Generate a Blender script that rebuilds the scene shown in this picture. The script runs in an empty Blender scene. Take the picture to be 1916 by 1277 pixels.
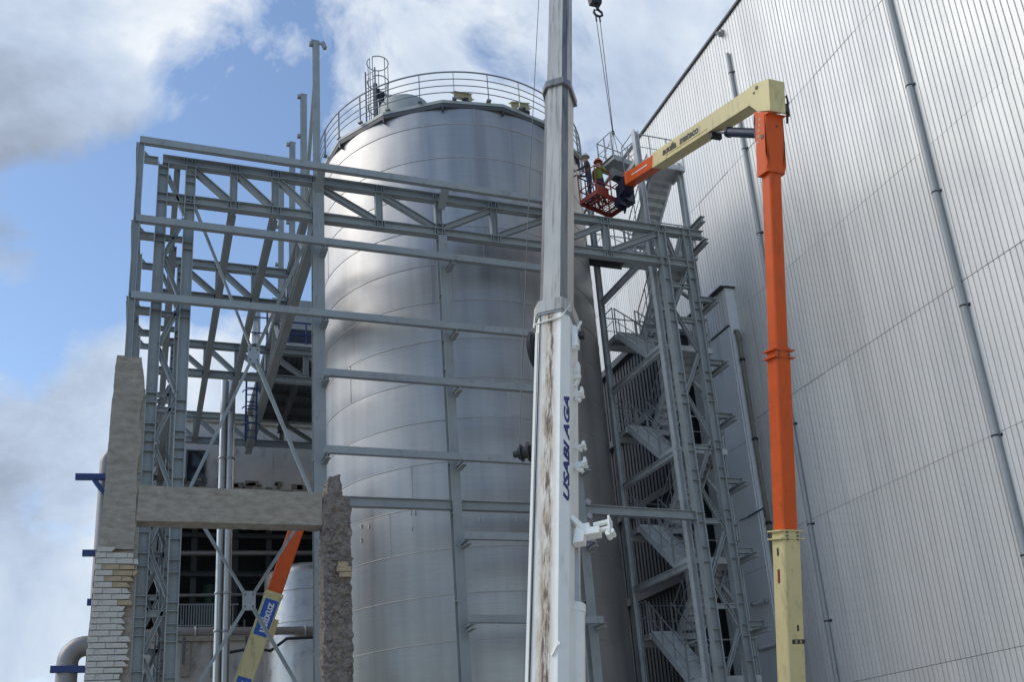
import bpy, bmesh, math, random
from mathutils import Vector as V, Matrix, noise
random.seed(7)
sc = bpy.context.scene
col = sc.collection
R = math.radians

# ------------------------------------------------------------------ camera
CM = ((0.93996, 0.04972, 0.33765), (-0.33407, 0.33644, 0.88046), (-0.06982, -0.94039, 0.33285))
F, CX, CY, EYE = 1880.75, 955.78, 847.59, V((0, 0, 1.6))
cd = bpy.data.cameras.new('camera'); cam = bpy.data.objects.new('camera', cd); col.objects.link(cam)
cam.matrix_world = Matrix(((CM[0][0], -CM[0][1], -CM[0][2], 0), (CM[1][0], -CM[1][1], -CM[1][2], 0),
                           (CM[2][0], -CM[2][1], -CM[2][2], EYE.z), (0, 0, 0, 1)))
cd.sensor_fit = 'HORIZONTAL'; cd.sensor_width = 36; cd.lens = F / 1916 * 36
cd.shift_x = -(CX - 958) / 1916; cd.shift_y = (CY - 638.5) / 1916
cd.clip_start = 0.1; cd.clip_end = 3000
sc.camera = cam

# ------------------------------------------------------------------ sky and sun
SUN_AZ, SUN_EL = -68, 42           # degrees from +Y, negative = left
sd = V((math.sin(R(SUN_AZ)) * math.cos(R(SUN_EL)), math.cos(R(SUN_AZ)) * math.cos(R(SUN_EL)), math.sin(R(SUN_EL))))
w = bpy.data.worlds.new("World"); sc.world = w; w.use_nodes = True
nt = w.node_tree; nt.nodes.clear()
def N(nt, t, **k):
    n = nt.nodes.new(t)
    for a, b in k.items(): setattr(n, a, b)
    return n
def setin(n, **k):
    for a, b in k.items(): n.inputs[a.replace('_', ' ')].default_value = b
def ramp(nt, pts, src=None, mode='LINEAR'):
    n = N(nt, 'ShaderNodeValToRGB'); cr = n.color_ramp; cr.interpolation = mode
    while len(cr.elements) < len(pts): cr.elements.new(0.5)
    for e, (p, c) in zip(cr.elements, pts):
        e.position = p; e.color = (c, c, c, 1) if not isinstance(c, tuple) else (*c, 1)
    if src is not None: nt.links.new(src, n.inputs[0])
    return n
L = nt.links.new
tc = N(nt, 'ShaderNodeTexCoord')
sky = N(nt, 'ShaderNodeTexSky', sky_type='NISHITA'); sky.sun_disc = False
sky.sun_elevation = R(SUN_EL); sky.sun_rotation = R(SUN_AZ); sky.air_density = 1.0; sky.dust_density = 0.3; sky.ozone_density = 1.3
bg1 = N(nt, 'ShaderNodeBackground'); bg1.inputs[1].default_value = 0.115
L(sky.outputs[0], bg1.inputs[0])
def skydir(u, v):
    a, b_ = u - CX, v - CY
    return V([r[0] * a + r[1] * b_ + r[2] * F for r in CM]).normalized()
def noise_at(loc, scale, detail, rough, dist, st=(1, 1, 1)):
    m_ = N(nt, 'ShaderNodeMapping'); m_.inputs['Location'].default_value = loc; m_.inputs['Scale'].default_value = st; L(tc.outputs['Generated'], m_.inputs[0])
    n_ = N(nt, 'ShaderNodeTexNoise'); setin(n_, Scale=scale, Detail=float(detail), Roughness=rough, Distortion=dist); L(m_.outputs[0], n_.inputs['Vector']); return n_.outputs[0]
def math2(op, a, c):
    k = N(nt, 'ShaderNodeMath', operation=op)
    for i_, q in enumerate((a, c)):
        if isinstance(q, (int, float)): k.inputs[i_].default_value = q
        else: L(q, k.inputs[i_])
    return k.outputs[0]
def blob(u, v, deg, amt):
    """a cloud bank or a clear patch around the sky direction seen at pixel u, v"""
    d = N(nt, 'ShaderNodeVectorMath', operation='DOT_PRODUCT'); nm = N(nt, 'ShaderNodeVectorMath', operation='NORMALIZE'); L(tc.outputs['Generated'], nm.inputs[0]); L(nm.outputs[0], d.inputs[0]); d.inputs[1].default_value = skydir(u, v)
    k = N(nt, 'ShaderNodeMapRange', interpolation_type='SMOOTHSTEP'); k.inputs[1].default_value = math.cos(R(deg)); k.inputs[2].default_value = 1.0; k.inputs[3].default_value = 0; k.inputs[4].default_value = amt; L(d.outputs['Value'], k.inputs[0]); return k.outputs[0]
puff = noise_at((2.2, .4, 1.3), 6.5, 12, .63, .3, (1, 1, 1.35)); broad = noise_at((.62, .31, .2), 2.1, 5, .5, .2)
f_ = math2('ADD', math2('MULTIPLY', puff, .72), math2('MULTIPLY', broad, .28))
for q in (blob(170, 40, 11, .20), blob(10, 240, 9, .27), blob(110, 900, 17, .16), blob(820, 40, 19, .12), blob(1180, 160, 12, .08), blob(350, 270, 11, -.18), blob(140, 520, 10, -.27), blob(480, 130, 6, -.06), blob(400, 420, 7, -.08), blob(1010, 70, 5, -.10), blob(300, 760, 8, .16)):
    f_ = math2('ADD', f_, q)
cov = ramp(nt, [(0.495, 0.0), (0.55, 0.45), (0.62, 0.97)], f_)
tone = math2('ADD', noise_at((3.1, 1.7, .4), 4.2, 9, .58, .3), 0)
for q in (blob(20, 270, 10, -.30), blob(200, 60, 9, .12), blob(60, 750, 9, -.05), blob(190, 660, 8, .10), blob(900, 100, 20, .02)): tone = math2('ADD', tone, q)
cc = ramp(nt, [(0.28, (0.20, 0.235, 0.30)), (0.44, (0.31, 0.37, 0.465)), (0.55, (0.40, 0.455, 0.53)), (0.68, (0.56, 0.58, 0.60))], tone)
bg2 = N(nt, 'ShaderNodeBackground'); bg2.inputs[1].default_value = 1.0; L(cc.outputs[0], bg2.inputs[0])
mx = N(nt, 'ShaderNodeMixShader'); L(cov.outputs[0], mx.inputs[0]); L(bg1.outputs[0], mx.inputs[1]); L(bg2.outputs[0], mx.inputs[2])
wo = N(nt, 'ShaderNodeOutputWorld'); L(mx.outputs[0], wo.inputs[0])
sl = bpy.data.lights.new('sun', 'SUN'); sl.energy = 1.2; sl.angle = R(42); sl.color = (1, 0.93, 0.82)
sun = bpy.data.objects.new('sun', sl); col.objects.link(sun)
sun.rotation_mode = 'QUATERNION'; sun.rotation_quaternion = sd.to_track_quat('Z', 'Y')
vs = sc.view_settings; vs.view_transform = 'Standard'; vs.look = 'None'; vs.exposure = 0.75; vs.gamma = 1; vs.use_curve_mapping = False

# ------------------------------------------------------------------ helpers
def ray(u, v):
    a, b = u - CX, v - CY
    return V([r[0] * a + r[1] * b + r[2] * F for r in CM])
def onY(u, v, Y): r = ray(u, v); return EYE + r * (Y / r.y)
def onX(u, v, X): r = ray(u, v); return EYE + r * (X / r.x)

class MB:
    def __init__(s): s.v = []; s.f = []; s.m = []; s.s = []
    def add(s, vs, fs, m=0, sm=False):
        o = len(s.v); s.v += [tuple(p) for p in vs]
        for f in fs: s.f.append([i + o for i in f]); s.m.append(m); s.s.append(sm)
    def box(s, c, d, rot=None, m=0):
        c = V(c); h = [x / 2 for x in d]
        p = [V((sx * h[0], sy * h[1], sz * h[2])) for sz in (-1, 1) for sy in (-1, 1) for sx in (-1, 1)]
        if rot is not None: p = [rot @ q for q in p]
        s.add([c + q for q in p], [(0, 2, 3, 1), (4, 5, 7, 6), (0, 1, 5, 4), (2, 6, 7, 3), (0, 4, 6, 2), (1, 3, 7, 5)], m)
    def prism(s, poly, p0, p1, up=(0, 0, 1), m=0, sm=False, caps=True, scale1=1.0):
        p0, p1 = V(p0), V(p1); d = (p1 - p0).normalized(); up = V(up)
        if abs(d.dot(up)) > 0.98: up = V((0, 1, 0)) if abs(d.y) < 0.9 else V((1, 0, 0))
        a = d.cross(up).normalized(); b = a.cross(d)
        n = len(poly)
        vs = [p0 + a * x + b * y for x, y in poly] + [p1 + (a * x + b * y) * scale1 for x, y in poly]
        fs = [(i, (i + 1) % n, n + (i + 1) % n, n + i) for i in range(n)]
        s.add(vs, fs, m, sm)
        if caps: s.add(vs, [tuple(range(n))[::-1], tuple(range(n, 2 * n))], m)
    def bar(s, p0, p1, wd, ht=None, up=(0, 0, 1), m=0):
        ht = wd if ht is None else ht
        s.prism([(-wd / 2, -ht / 2), (wd / 2, -ht / 2), (wd / 2, ht / 2), (-wd / 2, ht / 2)], p0, p1, up, m)
    def rod(s, p0, p1, r, n=8, m=0, r1=None):
        s.prism([(r * math.cos(2 * math.pi * i / n), r * math.sin(2 * math.pi * i / n)) for i in range(n)], p0, p1, m=m, sm=True, scale1=1 if r1 is None else r1 / r)
    def tube(s, pts, r, n=8, m=0, closed=False):
        pts = [V(p) for p in pts]; k = len(pts); rings = []
        prev = None
        for i, p in enumerate(pts):
            if closed: t = (pts[(i + 1) % k] - pts[i - 1]).normalized()
            else: t = (pts[min(i + 1, k - 1)] - pts[max(i - 1, 0)]).normalized()
            u = prev if prev is not None else (V((0, 0, 1)) if abs(t.z) < 0.9 else V((1, 0, 0)))
            a = t.cross(u).normalized(); b = a.cross(t).normalized(); prev = b
            rings.append([p + (a * math.cos(2 * math.pi * j / n) + b * math.sin(2 * math.pi * j / n)) * r for j in range(n)])
        vs = [q for rg in rings for q in rg]; fs = []
        for i in range(k if closed else k - 1):
            i2 = (i + 1) % k
            for j in range(n): fs.append((i * n + j, i * n + (j + 1) % n, i2 * n + (j + 1) % n, i2 * n + j))
        s.add(vs, fs, m, True)
        if not closed: s.add(rings[0], [tuple(range(n))[::-1]], m); s.add(rings[-1], [tuple(range(n))], m)
    def lathe(s, prof, c=(0, 0, 0), n=32, m=0, sm=True):
        c = V(c); vs = []; fs = []; k = len(prof)
        for i in range(n):
            a = 2 * math.pi * i / n
            vs += [c + V((r * math.cos(a), r * math.sin(a), z)) for r, z in prof]
        for i in range(n):
            for j in range(k - 1):
                fs.append((i * k + j, ((i + 1) % n) * k + j, ((i + 1) % n) * k + j + 1, i * k + j + 1))
        s.add(vs, fs, m, sm)
    def hbeam(s, p0, p1, h, b, up=(0, 0, 1), tw=0.012, tf=0.018, stiff=(), m=0):
        x, y, t = b / 2, h / 2, tw / 2
        poly = [(-x, -y), (x, -y), (x, -y + tf), (t, -y + tf), (t, y - tf), (x, y - tf), (x, y), (-x, y), (-x, y - tf), (-t, y - tf), (-t, -y + tf), (-x, -y + tf)]
        s.prism(poly, p0, p1, up, m)
        p0, p1 = V(p0), V(p1); d = (p1 - p0).normalized()
        for q in stiff:
            c = p0 + d * q
            s.bar(c - d * .007, c + d * .007, b * .97, h - 2 * tf - .004, up, m)
    def channel(s, p0, p1, h, b, up=(0, 0, 1), t=0.012, m=0):   # open side towards -a
        y = h / 2
        s.prism([(-b / 2, -y), (b / 2, -y), (b / 2, y), (-b / 2, y), (-b / 2, y - t), (b / 2 - t, y - t), (b / 2 - t, -y + t), (-b / 2, -y + t)], p0, p1, up, m)
    def angle(s, p0, p1, b, up=(0, 0, 1), t=0.014, m=0):
        s.prism([(-b / 2, -b / 2), (b / 2, -b / 2), (b / 2, -b / 2 + t), (-b / 2 + t, -b / 2 + t), (-b / 2 + t, b / 2), (-b / 2, b / 2)], p0, p1, up, m)
    def mesh(s, name):
        me = bpy.data.meshes.new(name); me.from_pydata(s.v, [], s.f); me.update()
        me.polygons.foreach_set('material_index', s.m); me.polygons.foreach_set('use_smooth', s.s)
        return me

def obj(name, mb, mats, parent=None, loc=None):
    me = mb.mesh(name) if isinstance(mb, MB) else mb
    if mats is not None and len(me.materials) == 0:
        for m in (mats if isinstance(mats, (list, tuple)) else [mats]): me.materials.append(m)
    o = bpy.data.objects.new(name, me); col.objects.link(o)
    if parent: o.parent = parent
    if loc is not None: o.location = loc
    return o
def thing(name, label, cat, loc=(0, 0, 0), group=None):
    o = bpy.data.objects.new(name, None); col.objects.link(o); o.location = loc; o.empty_display_size = 0.3
    o['label'] = label; o['category'] = cat
    if group: o['group'] = group
    return o
def tag(o, label, cat, group=None):
    o['label'] = label; o['category'] = cat
    if group: o['group'] = group
    return o
def part(name, m, parent, fn, *a, **k):
    """one mesh part, its points given in world space under a thing that may stand elsewhere"""
    b = MB(); getattr(b, fn)(*a, **k)
    return put(name, b, m, parent)
def put(name, b, m, parent):
    off = V((0, 0, 0)); q = parent
    while q: off += q.location; q = q.parent
    b.v = [tuple(V(p) - off) for p in b.v]
    return obj(name, b, m, parent)
def text_mesh(s, size, name, shear=0.0, bold=0.0, depth=0.004):
    cu = bpy.data.curves.new(name, 'FONT'); cu.body = s; cu.size = size; cu.shear = shear; cu.offset = bold; cu.extrude = depth
    cu.align_x = 'CENTER'; cu.align_y = 'CENTER'; cu.resolution_u = 3
    o = bpy.data.objects.new(name, cu); col.objects.link(o)
    dg = bpy.context.evaluated_depsgraph_get(); me = bpy.data.meshes.new_from_object(o.evaluated_get(dg))
    bpy.data.objects.remove(o); me.name = name; me.materials.clear()
    return me
def text(s, size, c, x, y, m, parent, shear=0.0, bold=0.0, sx=1.0, name='lettering'):
    me = text_mesh(s, size, name, shear, bold); x = V(x).normalized(); y = V(y).normalized(); z = x.cross(y).normalized(); y = z.cross(x)
    off = V((0, 0, 0)); q = parent
    while q: off += q.location; q = q.parent
    M = Matrix(((x.x * sx, y.x, z.x, c[0] - off.x), (x.y * sx, y.y, z.y, c[1] - off.y), (x.z * sx, y.z, z.z, c[2] - off.z), (0, 0, 0, 1)))
    me.transform(M)
    return obj(name, me, m, parent)

# ------------------------------------------------------------------ materials
def mat(name, color, rough=0.5, metal=0.0, var=0.12, scale=3.0, stretch=(1, 1, 1), bump=0.0, bscale=40.0, dirt=None, dirt_amt=(0.55, 0.75), dscale=2.0, dstretch=(1, 1, 1), rvar=0.1, spec=0.5, coat=0.0, objvar=0.0):
    m = bpy.data.materials.new(name); m.use_nodes = True; t = m.node_tree; l = t.links.new
    b = t.nodes['Principled BSDF']; tcn = N(t, 'ShaderNodeTexCoord')
    mpn = N(t, 'ShaderNodeMapping'); mpn.inputs['Scale'].default_value = stretch; l(tcn.outputs['Object'], mpn.inputs[0])
    no = N(t, 'ShaderNodeTexNoise'); setin(no, Scale=scale, Detail=6.0, Roughness=0.6); l(mpn.outputs[0], no.inputs['Vector'])
    r = ramp(t, [(0.25, tuple(c * (1 - var) for c in color)), (0.75, tuple(min(1, c * (1 + var)) for c in color))], no.outputs[0])
    out = r.outputs[0]
    if dirt:
        mpd = N(t, 'ShaderNodeMapping'); mpd.inputs['Scale'].default_value = dstretch; l(tcn.outputs['Object'], mpd.inputs[0])
        nd = N(t, 'ShaderNodeTexNoise'); setin(nd, Scale=dscale, Detail=8.0, Roughness=0.65); l(mpd.outputs[0], nd.inputs['Vector'])
        rd = ramp(t, [(dirt_amt[0], 0.0), (dirt_amt[1], 1.0)], nd.outputs[0])
        mixn = N(t, 'ShaderNodeMixRGB'); mixn.inputs[2].default_value = (*dirt, 1); l(rd.outputs[0], mixn.inputs[0]); l(out, mixn.inputs[1]); out = mixn.outputs[0]
    if objvar:
        oi = N(t, 'ShaderNodeObjectInfo'); rv = ramp(t, [(0, 1 - objvar), (1, 1 + objvar * .6)], oi.outputs['Random'])
        mm = N(t, 'ShaderNodeMixRGB', blend_type='MULTIPLY'); mm.inputs[0].default_value = 1; l(out, mm.inputs[1]); l(rv.outputs[0], mm.inputs[2]); out = mm.outputs[0]
    l(out, b.inputs['Base Color'])
    rr = ramp(t, [(0.3, max(0, rough - rvar)), (0.7, min(1, rough + rvar))], no.outputs[0]); l(rr.outputs[0], b.inputs['Roughness'])
    b.inputs['Metallic'].default_value = metal; b.inputs['Specular IOR Level'].default_value = spec; b.inputs['Coat Weight'].default_value = coat
    if bump:
        nb = N(t, 'ShaderNodeTexNoise'); setin(nb, Scale=bscale, Detail=8.0, Roughness=0.7); l(tcn.outputs['Object'], nb.inputs['Vector'])
        bu = N(t, 'ShaderNodeBump'); bu.inputs['Strength'].default_value = bump; bu.inputs['Distance'].default_value = 0.03; l(nb.outputs[0], bu.inputs['Height']); l(bu.outputs[0], b.inputs['Normal'])
    return m
M = {}
M['steel'] = mat('grey_steel_paint', (0.295, 0.325, 0.328), 0.5, 0, 0.13, 1.6, dirt=(0.17, 0.165, 0.15), dirt_amt=(0.57, 0.78), dscale=4, dstretch=(2, 2, .6), objvar=.12)
M['galv'] = mat('galvanised_steel', (0.34, 0.36, 0.37), 0.45, 0.35, 0.18, 6, rvar=.12)
M['dark_steel'] = mat('dark_steel', (0.10, 0.105, 0.11), 0.55, 0.1, 0.2, 4)
M['black'] = mat('black_rubber', (0.018, 0.019, 0.022), 0.5, 0, 0.3, 6)
M['navy'] = mat('navy_hose_cover', (0.012, 0.018, 0.045), 0.45, 0, 0.3, 8)
M['orange'] = mat('orange_lift_paint', (0.66, 0.098, 0.012), 0.42, 0, 0.08, 2.0, dirt=(0.34, 0.075, 0.03), dirt_amt=(0.55, 0.78), dscale=3, dstretch=(2, 2, .5), spec=.35)
M['cream'] = mat('cream_lift_paint', (0.66, 0.565, 0.29), 0.42, 0, 0.07, 2.0, dirt=(0.30, 0.25, 0.15), dirt_amt=(0.54, 0.78), dscale=3.5, dstretch=(2, 2, .45), spec=.35)
M['red'] = mat('red_basket_paint', (0.25, 0.034, 0.02), 0.45, 0, 0.15, 5)
M['white'] = mat('white_crane_paint', (0.85, 0.84, 0.77), 0.4, 0, 0.05, 2, dirt=(0.55, 0.52, 0.45), dirt_amt=(0.6, 0.85), dscale=3, dstretch=(1, 1, .3))
M['blue'] = mat('blue_paint', (0.02, 0.045, 0.16), 0.5, 0, 0.15, 5)
M['bluetxt'] = mat('dark_blue_lettering', (0.022, 0.02, 0.15), 0.5, 0, 0.05, 5)
M['bluesign'] = mat('blue_sticker', (0.02, 0.10, 0.42), 0.45, 0, 0.1, 8)
M['whitetxt'] = mat('white_lettering', (0.7, 0.72, 0.75), 0.5, 0, 0.05, 5)
M['blacktxt'] = mat('black_lettering', (0.03, 0.028, 0.02), 0.5, 0, 0.05, 5)
M['pipe'] = mat('stainless_pipe', (0.48, 0.48, 0.47), 0.35, 0.75, 0.1, 3, rvar=.1)
M['duct'] = mat('galvanised_duct', (0.25, 0.235, 0.225), 0.45, 0.4, 0.15, 3, dirt=(.3, .28, .26), dscale=3)
M['roofgrey'] = mat('pale_green_grey_roof', (0.36, 0.39, 0.37), 0.5, 0.1, 0.1, 2)
M['darkedge'] = mat('dark_eave', (0.075, 0.078, 0.082), 0.5, 0.2, 0.15, 3)
M['deepsteel'] = mat('near_black_steel', (0.045, 0.05, 0.052), 0.7, 0, 0.3, 3)  # very dark tone for the steel inside the open storey
M['machine'] = mat('dark_green_machine', (0.05, 0.11, 0.085), 0.5, 0, 0.2, 3)
M['zinc'] = mat('dull_zinc_pipe', (0.36, 0.37, 0.37), 0.5, 0.2, 0.12, 2, dirt=(.25, .25, .25), dscale=3, dstretch=(2, 2, .2))
M['tan'] = mat('tan_beam_paint', (0.42, 0.37, 0.20), 0.5, 0, 0.15, 5)
M['concrete'] = mat('old_concrete', (0.345, 0.312, 0.26), 0.92, 0, 0.22, 4, stretch=(1, 1, 2.5), bump=.75, bscale=22, dirt=(0.235, 0.20, 0.155), dirt_amt=(0.46, 0.74), dscale=3.0, dstretch=(1.2, 1, 3.2), spec=.2)
M['mortar'] = mat('brown_mortar', (0.235, 0.205, 0.18), 0.95, 0, 0.35, 12, bump=1.0, bscale=18, dirt=(0.13, 0.10, 0.085), dirt_amt=(0.48, 0.66), dscale=8, dstretch=(1, 1, 1.8), spec=.2)
M['brick'] = mat('cream_painted_brick', (0.50, 0.485, 0.43), 0.85, 0, 0.25, 6, bump=0.7, bscale=22, dirt=(0.27, 0.20, 0.12), dirt_amt=(0.56, 0.78), dscale=4, dstretch=(1, 1, 2.5), spec=.25)
M['rawbrick'] = mat('bare_tan_brick', (0.38, 0.30, 0.20), 0.9, 0, 0.25, 6, bump=0.6, bscale=20, spec=.2)
M['plaster'] = mat('dirty_white_plaster', (0.52, 0.50, 0.47), 0.85, 0, 0.12, 1.2, bump=.3, bscale=10, dirt=(0.20, 0.18, 0.16), dirt_amt=(0.54, 0.7), dscale=0.9, dstretch=(1, 1, .5), spec=.2)
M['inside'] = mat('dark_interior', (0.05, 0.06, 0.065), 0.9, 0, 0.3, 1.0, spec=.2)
M['deck'] = mat('dark_deck_sheet', (0.11, 0.125, 0.14), 0.6, 0.1, 0.2, 2)
M['glass'] = mat('dark_window_glass', (0.015, 0.017, 0.022), 0.12, 0, 0.2, 2)
M['skin'] = mat('skin', (0.42, 0.24, 0.17), 0.6, 0, 0.06, 6)
M['helmet_o'] = mat('orange_helmet', (0.62, 0.14, 0.06), 0.35, 0, 0.05, 6)
M['helmet_w'] = mat('white_helmet', (0.62, 0.63, 0.58), 0.35, 0, 0.05, 6)
M['vest'] = mat('yellow_green_vest', (0.20, 0.25, 0.05), 0.8, 0, 0.25, 12)
M['jacket'] = mat('dark_jacket', (0.055, 0.055, 0.06), 0.85, 0, 0.25, 12)
M['trousers'] = mat('navy_trousers', (0.03, 0.035, 0.07), 0.85, 0, 0.25, 12)
M['yard'] = mat('concrete_yard', (0.36, 0.35, 0.33), 0.9, 0, 0.2, 0.6, bump=.3, bscale=12, spec=.2)
M['rail'] = mat('galvanised_rail', (0.22, 0.24, 0.26), 0.45, 0.3, 0.15, 5)
M['groove'] = mat('dark_panel_joint', (0.12, 0.13, 0.13), 0.8, 0, 0.1, 3)
M['flatpanel'] = mat('smooth_pale_panel', (0.78, 0.81, 0.82), 0.45, 0.05, 0.06, 0.8, stretch=(1, 1, .3), dirt=(.46, .48, .48), dirt_amt=(.6, .85), dscale=1.2, dstretch=(1, 1, .2))
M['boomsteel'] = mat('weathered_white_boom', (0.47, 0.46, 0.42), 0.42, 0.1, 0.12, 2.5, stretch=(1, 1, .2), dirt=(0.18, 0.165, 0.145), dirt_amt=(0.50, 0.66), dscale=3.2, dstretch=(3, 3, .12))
M['boomdark'] = mat('dark_boom_side', (0.20, 0.20, 0.20), 0.4, 0.3, 0.25, 3, stretch=(2, 2, .15), dirt=(0.05, 0.048, 0.045), dirt_amt=(0.5, 0.7), dscale=3, dstretch=(3, 3, .2))  # darker grey for the angled faces and collar of the upper boom

# brushed stainless shell: streaks, brushing, weld tint
def shell_material():
    m = bpy.data.materials.new('brushed_stainless_shell'); m.use_nodes = True; t = m.node_tree; l = t.links.new; b = t.nodes['Principled BSDF']
    tcn = N(t, 'ShaderNodeTexCoord')
    def nz(scale, stretch, det=5, rgh=.6):
        mpn = N(t, 'ShaderNodeMapping'); mpn.inputs['Scale'].default_value = stretch; l(tcn.outputs['Object'], mpn.inputs[0])
        n = N(t, 'ShaderNodeTexNoise'); setin(n, Scale=scale, Detail=float(det), Roughness=rgh); l(mpn.outputs[0], n.inputs['Vector']); return n.outputs[0]
    streak = nz(1.35, (1, 1, .05), 4, .55); brush = nz(2.0, (.5, .5, 34), 6, .7); patch = nz(.55, (1, 1, .8), 3)
    base = ramp(t, [(.32, (0.30, 0.297, 0.292)), (.5, (0.375, 0.37, 0.36)), (.68, (0.435, 0.428, 0.41))], streak)
    b2 = ramp(t, [(.3, .90), (.7, 1.06)], brush)
    mul = N(t, 'ShaderNodeMixRGB', blend_type='MULTIPLY'); mul.inputs[0].default_value = 1; l(base.outputs[0], mul.inputs[1]); l(b2.outputs[0], mul.inputs[2])
    l(mul.outputs[0], b.inputs['Base Color'])
    add = N(t, 'ShaderNodeMath', operation='ADD'); r1 = ramp(t, [(.3, .35), (.7, .43)], streak); r2 = ramp(t, [(.3, .0), (.7, .10)], patch); l(r1.outputs[0], add.inputs[0]); l(r2.outputs[0], add.inputs[1])
    l(add.outputs[0], b.inputs['Roughness'])
    b.inputs['Metallic'].default_value = 0.85; b.inputs['Anisotropic'].default_value = 0.6
    tg = N(t, 'ShaderNodeTangent', direction_type='RADIAL', axis='Z'); l(tg.outputs[0], b.inputs['Tangent'])
    bu = N(t, 'ShaderNodeBump'); bu.inputs['Strength'].default_value = .12; bu.inputs['Distance'].default_value = .01; l(brush, bu.inputs['Height'])
    bu2 = N(t, 'ShaderNodeBump'); bu2.inputs['Strength'].default_value = .10; bu2.inputs['Distance'].default_value = .05; l(patch, bu2.inputs['Height']); l(bu.outputs[0], bu2.inputs['Normal']); l(bu2.outputs[0], b.inputs['Normal'])
    return m
M['shell'] = shell_material()
M['weld'] = mat('weld_bead', (0.50, 0.49, 0.47), 0.5, 0.8, 0.2, 6)

def cladding_material():
    m = bpy.data.materials.new('ribbed_metal_cladding'); m.use_nodes = True; t = m.node_tree; l = t.links.new; b = t.nodes['Principled BSDF']
    tcn = N(t, 'ShaderNodeTexCoord'); oi = N(t, 'ShaderNodeObjectInfo')
    geo = N(t, 'ShaderNodeNewGeometry')
    n = N(t, 'ShaderNodeTexNoise'); setin(n, Scale=.35, Detail=4.0, Roughness=.55); l(geo.outputs['Position'], n.inputs['Vector'])
    mpn = N(t, 'ShaderNodeMapping'); mpn.inputs['Scale'].default_value = (3, 3, .15); l(geo.outputs['Position'], mpn.inputs[0])
    n2 = N(t, 'ShaderNodeTexNoise'); setin(n2, Scale=1.2, Detail=5.0, Roughness=.6); l(mpn.outputs[0], n2.inputs['Vector'])
    base = ramp(t, [(.25, (0.66, 0.66, 0.64)), (.75, (0.77, 0.76, 0.73))], n2.outputs[0])
    v = ramp(t, [(0, .93), (1, 1.03)], oi.outputs['Random'])
    mul = N(t, 'ShaderNodeMixRGB', blend_type='MULTIPLY'); mul.inputs[0].default_value = 1; l(base.outputs[0], mul.inputs[1]); l(v.outputs[0], mul.inputs[2]); l(mul.outputs[0], b.inputs['Base Color'])
    r = ramp(t, [(.3, .32), (.7, .48)], n.outputs[0]); l(r.outputs[0], b.inputs['Roughness'])
    b.inputs['Metallic'].default_value = .14
    return m
M['clad'] = cladding_material()

def belly_material():
    """white crane paint with a rust and grease track worn along the middle of the boom's underside (local x = across, z = along)"""
    m = mat('white_boom_with_rust_track', (0.86, 0.845, 0.775), 0.42, 0, 0.05, 2, dirt=(0.58, 0.54, 0.46), dirt_amt=(0.58, 0.85), dscale=3, dstretch=(1, 1, .25))
    t = m.node_tree; l = t.links.new; b = t.nodes['Principled BSDF']; src = b.inputs['Base Color'].links[0].from_socket
    tcn = N(t, 'ShaderNodeTexCoord'); sep = N(t, 'ShaderNodeSeparateXYZ'); l(tcn.outputs['Object'], sep.inputs[0])
    def band(c, wd):
        s = N(t, 'ShaderNodeMath', operation='SUBTRACT'); l(sep.outputs[0], s.inputs[0]); s.inputs[1].default_value = c
        a = N(t, 'ShaderNodeMath', operation='ABSOLUTE'); l(s.outputs[0], a.inputs[0])
        k = N(t, 'ShaderNodeMapRange'); k.inputs[1].default_value = wd; k.inputs[2].default_value = 0; l(a.outputs[0], k.inputs[0]); return k.outputs[0]
    def nz(scale, st):
        mpn = N(t, 'ShaderNodeMapping'); mpn.inputs['Scale'].default_value = st; l(tcn.outputs['Object'], mpn.inputs[0])
        n = N(t, 'ShaderNodeTexNoise'); setin(n, Scale=scale, Detail=8.0, Roughness=.72); l(mpn.outputs[0], n.inputs['Vector']); return n.outputs[0]
    def mul(a, c):
        k = N(t, 'ShaderNodeMath', operation='MULTIPLY'); l(a, k.inputs[0]); l(c, k.inputs[1]); return k.outputs[0]
    below = N(t, 'ShaderNodeMath', operation='GREATER_THAN'); l(sep.outputs[1], below.inputs[0]); below.inputs[1].default_value = 0.2
    tan = mul(ramp(t, [(.0, 0.0), (.6, .85)], band(-.02, .21)).outputs[0], ramp(t, [(.34, .15), (.58, .95)], nz(2.2, (3.5, 1, .5))).outputs[0])
    brn = mul(ramp(t, [(.0, 0.0), (.45, 1.0)], band(.01, .10)).outputs[0], ramp(t, [(.45, 0.0), (.58, .95)], nz(2.6, (6, 1, .6))).outputs[0])
    cur = src
    for rp, c in ((tan, (0.44, 0.32, 0.19)), (brn, (0.115, 0.064, 0.036))):
        mixn = N(t, 'ShaderNodeMixRGB'); mixn.inputs[2].default_value = (*c, 1); l(mul(rp, below.outputs[0]), mixn.inputs[0]); l(cur, mixn.inputs[1]); cur = mixn.outputs[0]
    l(cur, b.inputs['Base Color'])
    return m
M['belly'] = belly_material()

# ================================================================== SETTING
g = MB(); g.add([(-400, -400, 0), (400, -400, 0), (400, 400, 0), (-400, 400, 0)], [(0, 1, 2, 3)])
o = obj('ground', g, M['yard']); o['kind'] = 'structure'

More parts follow.
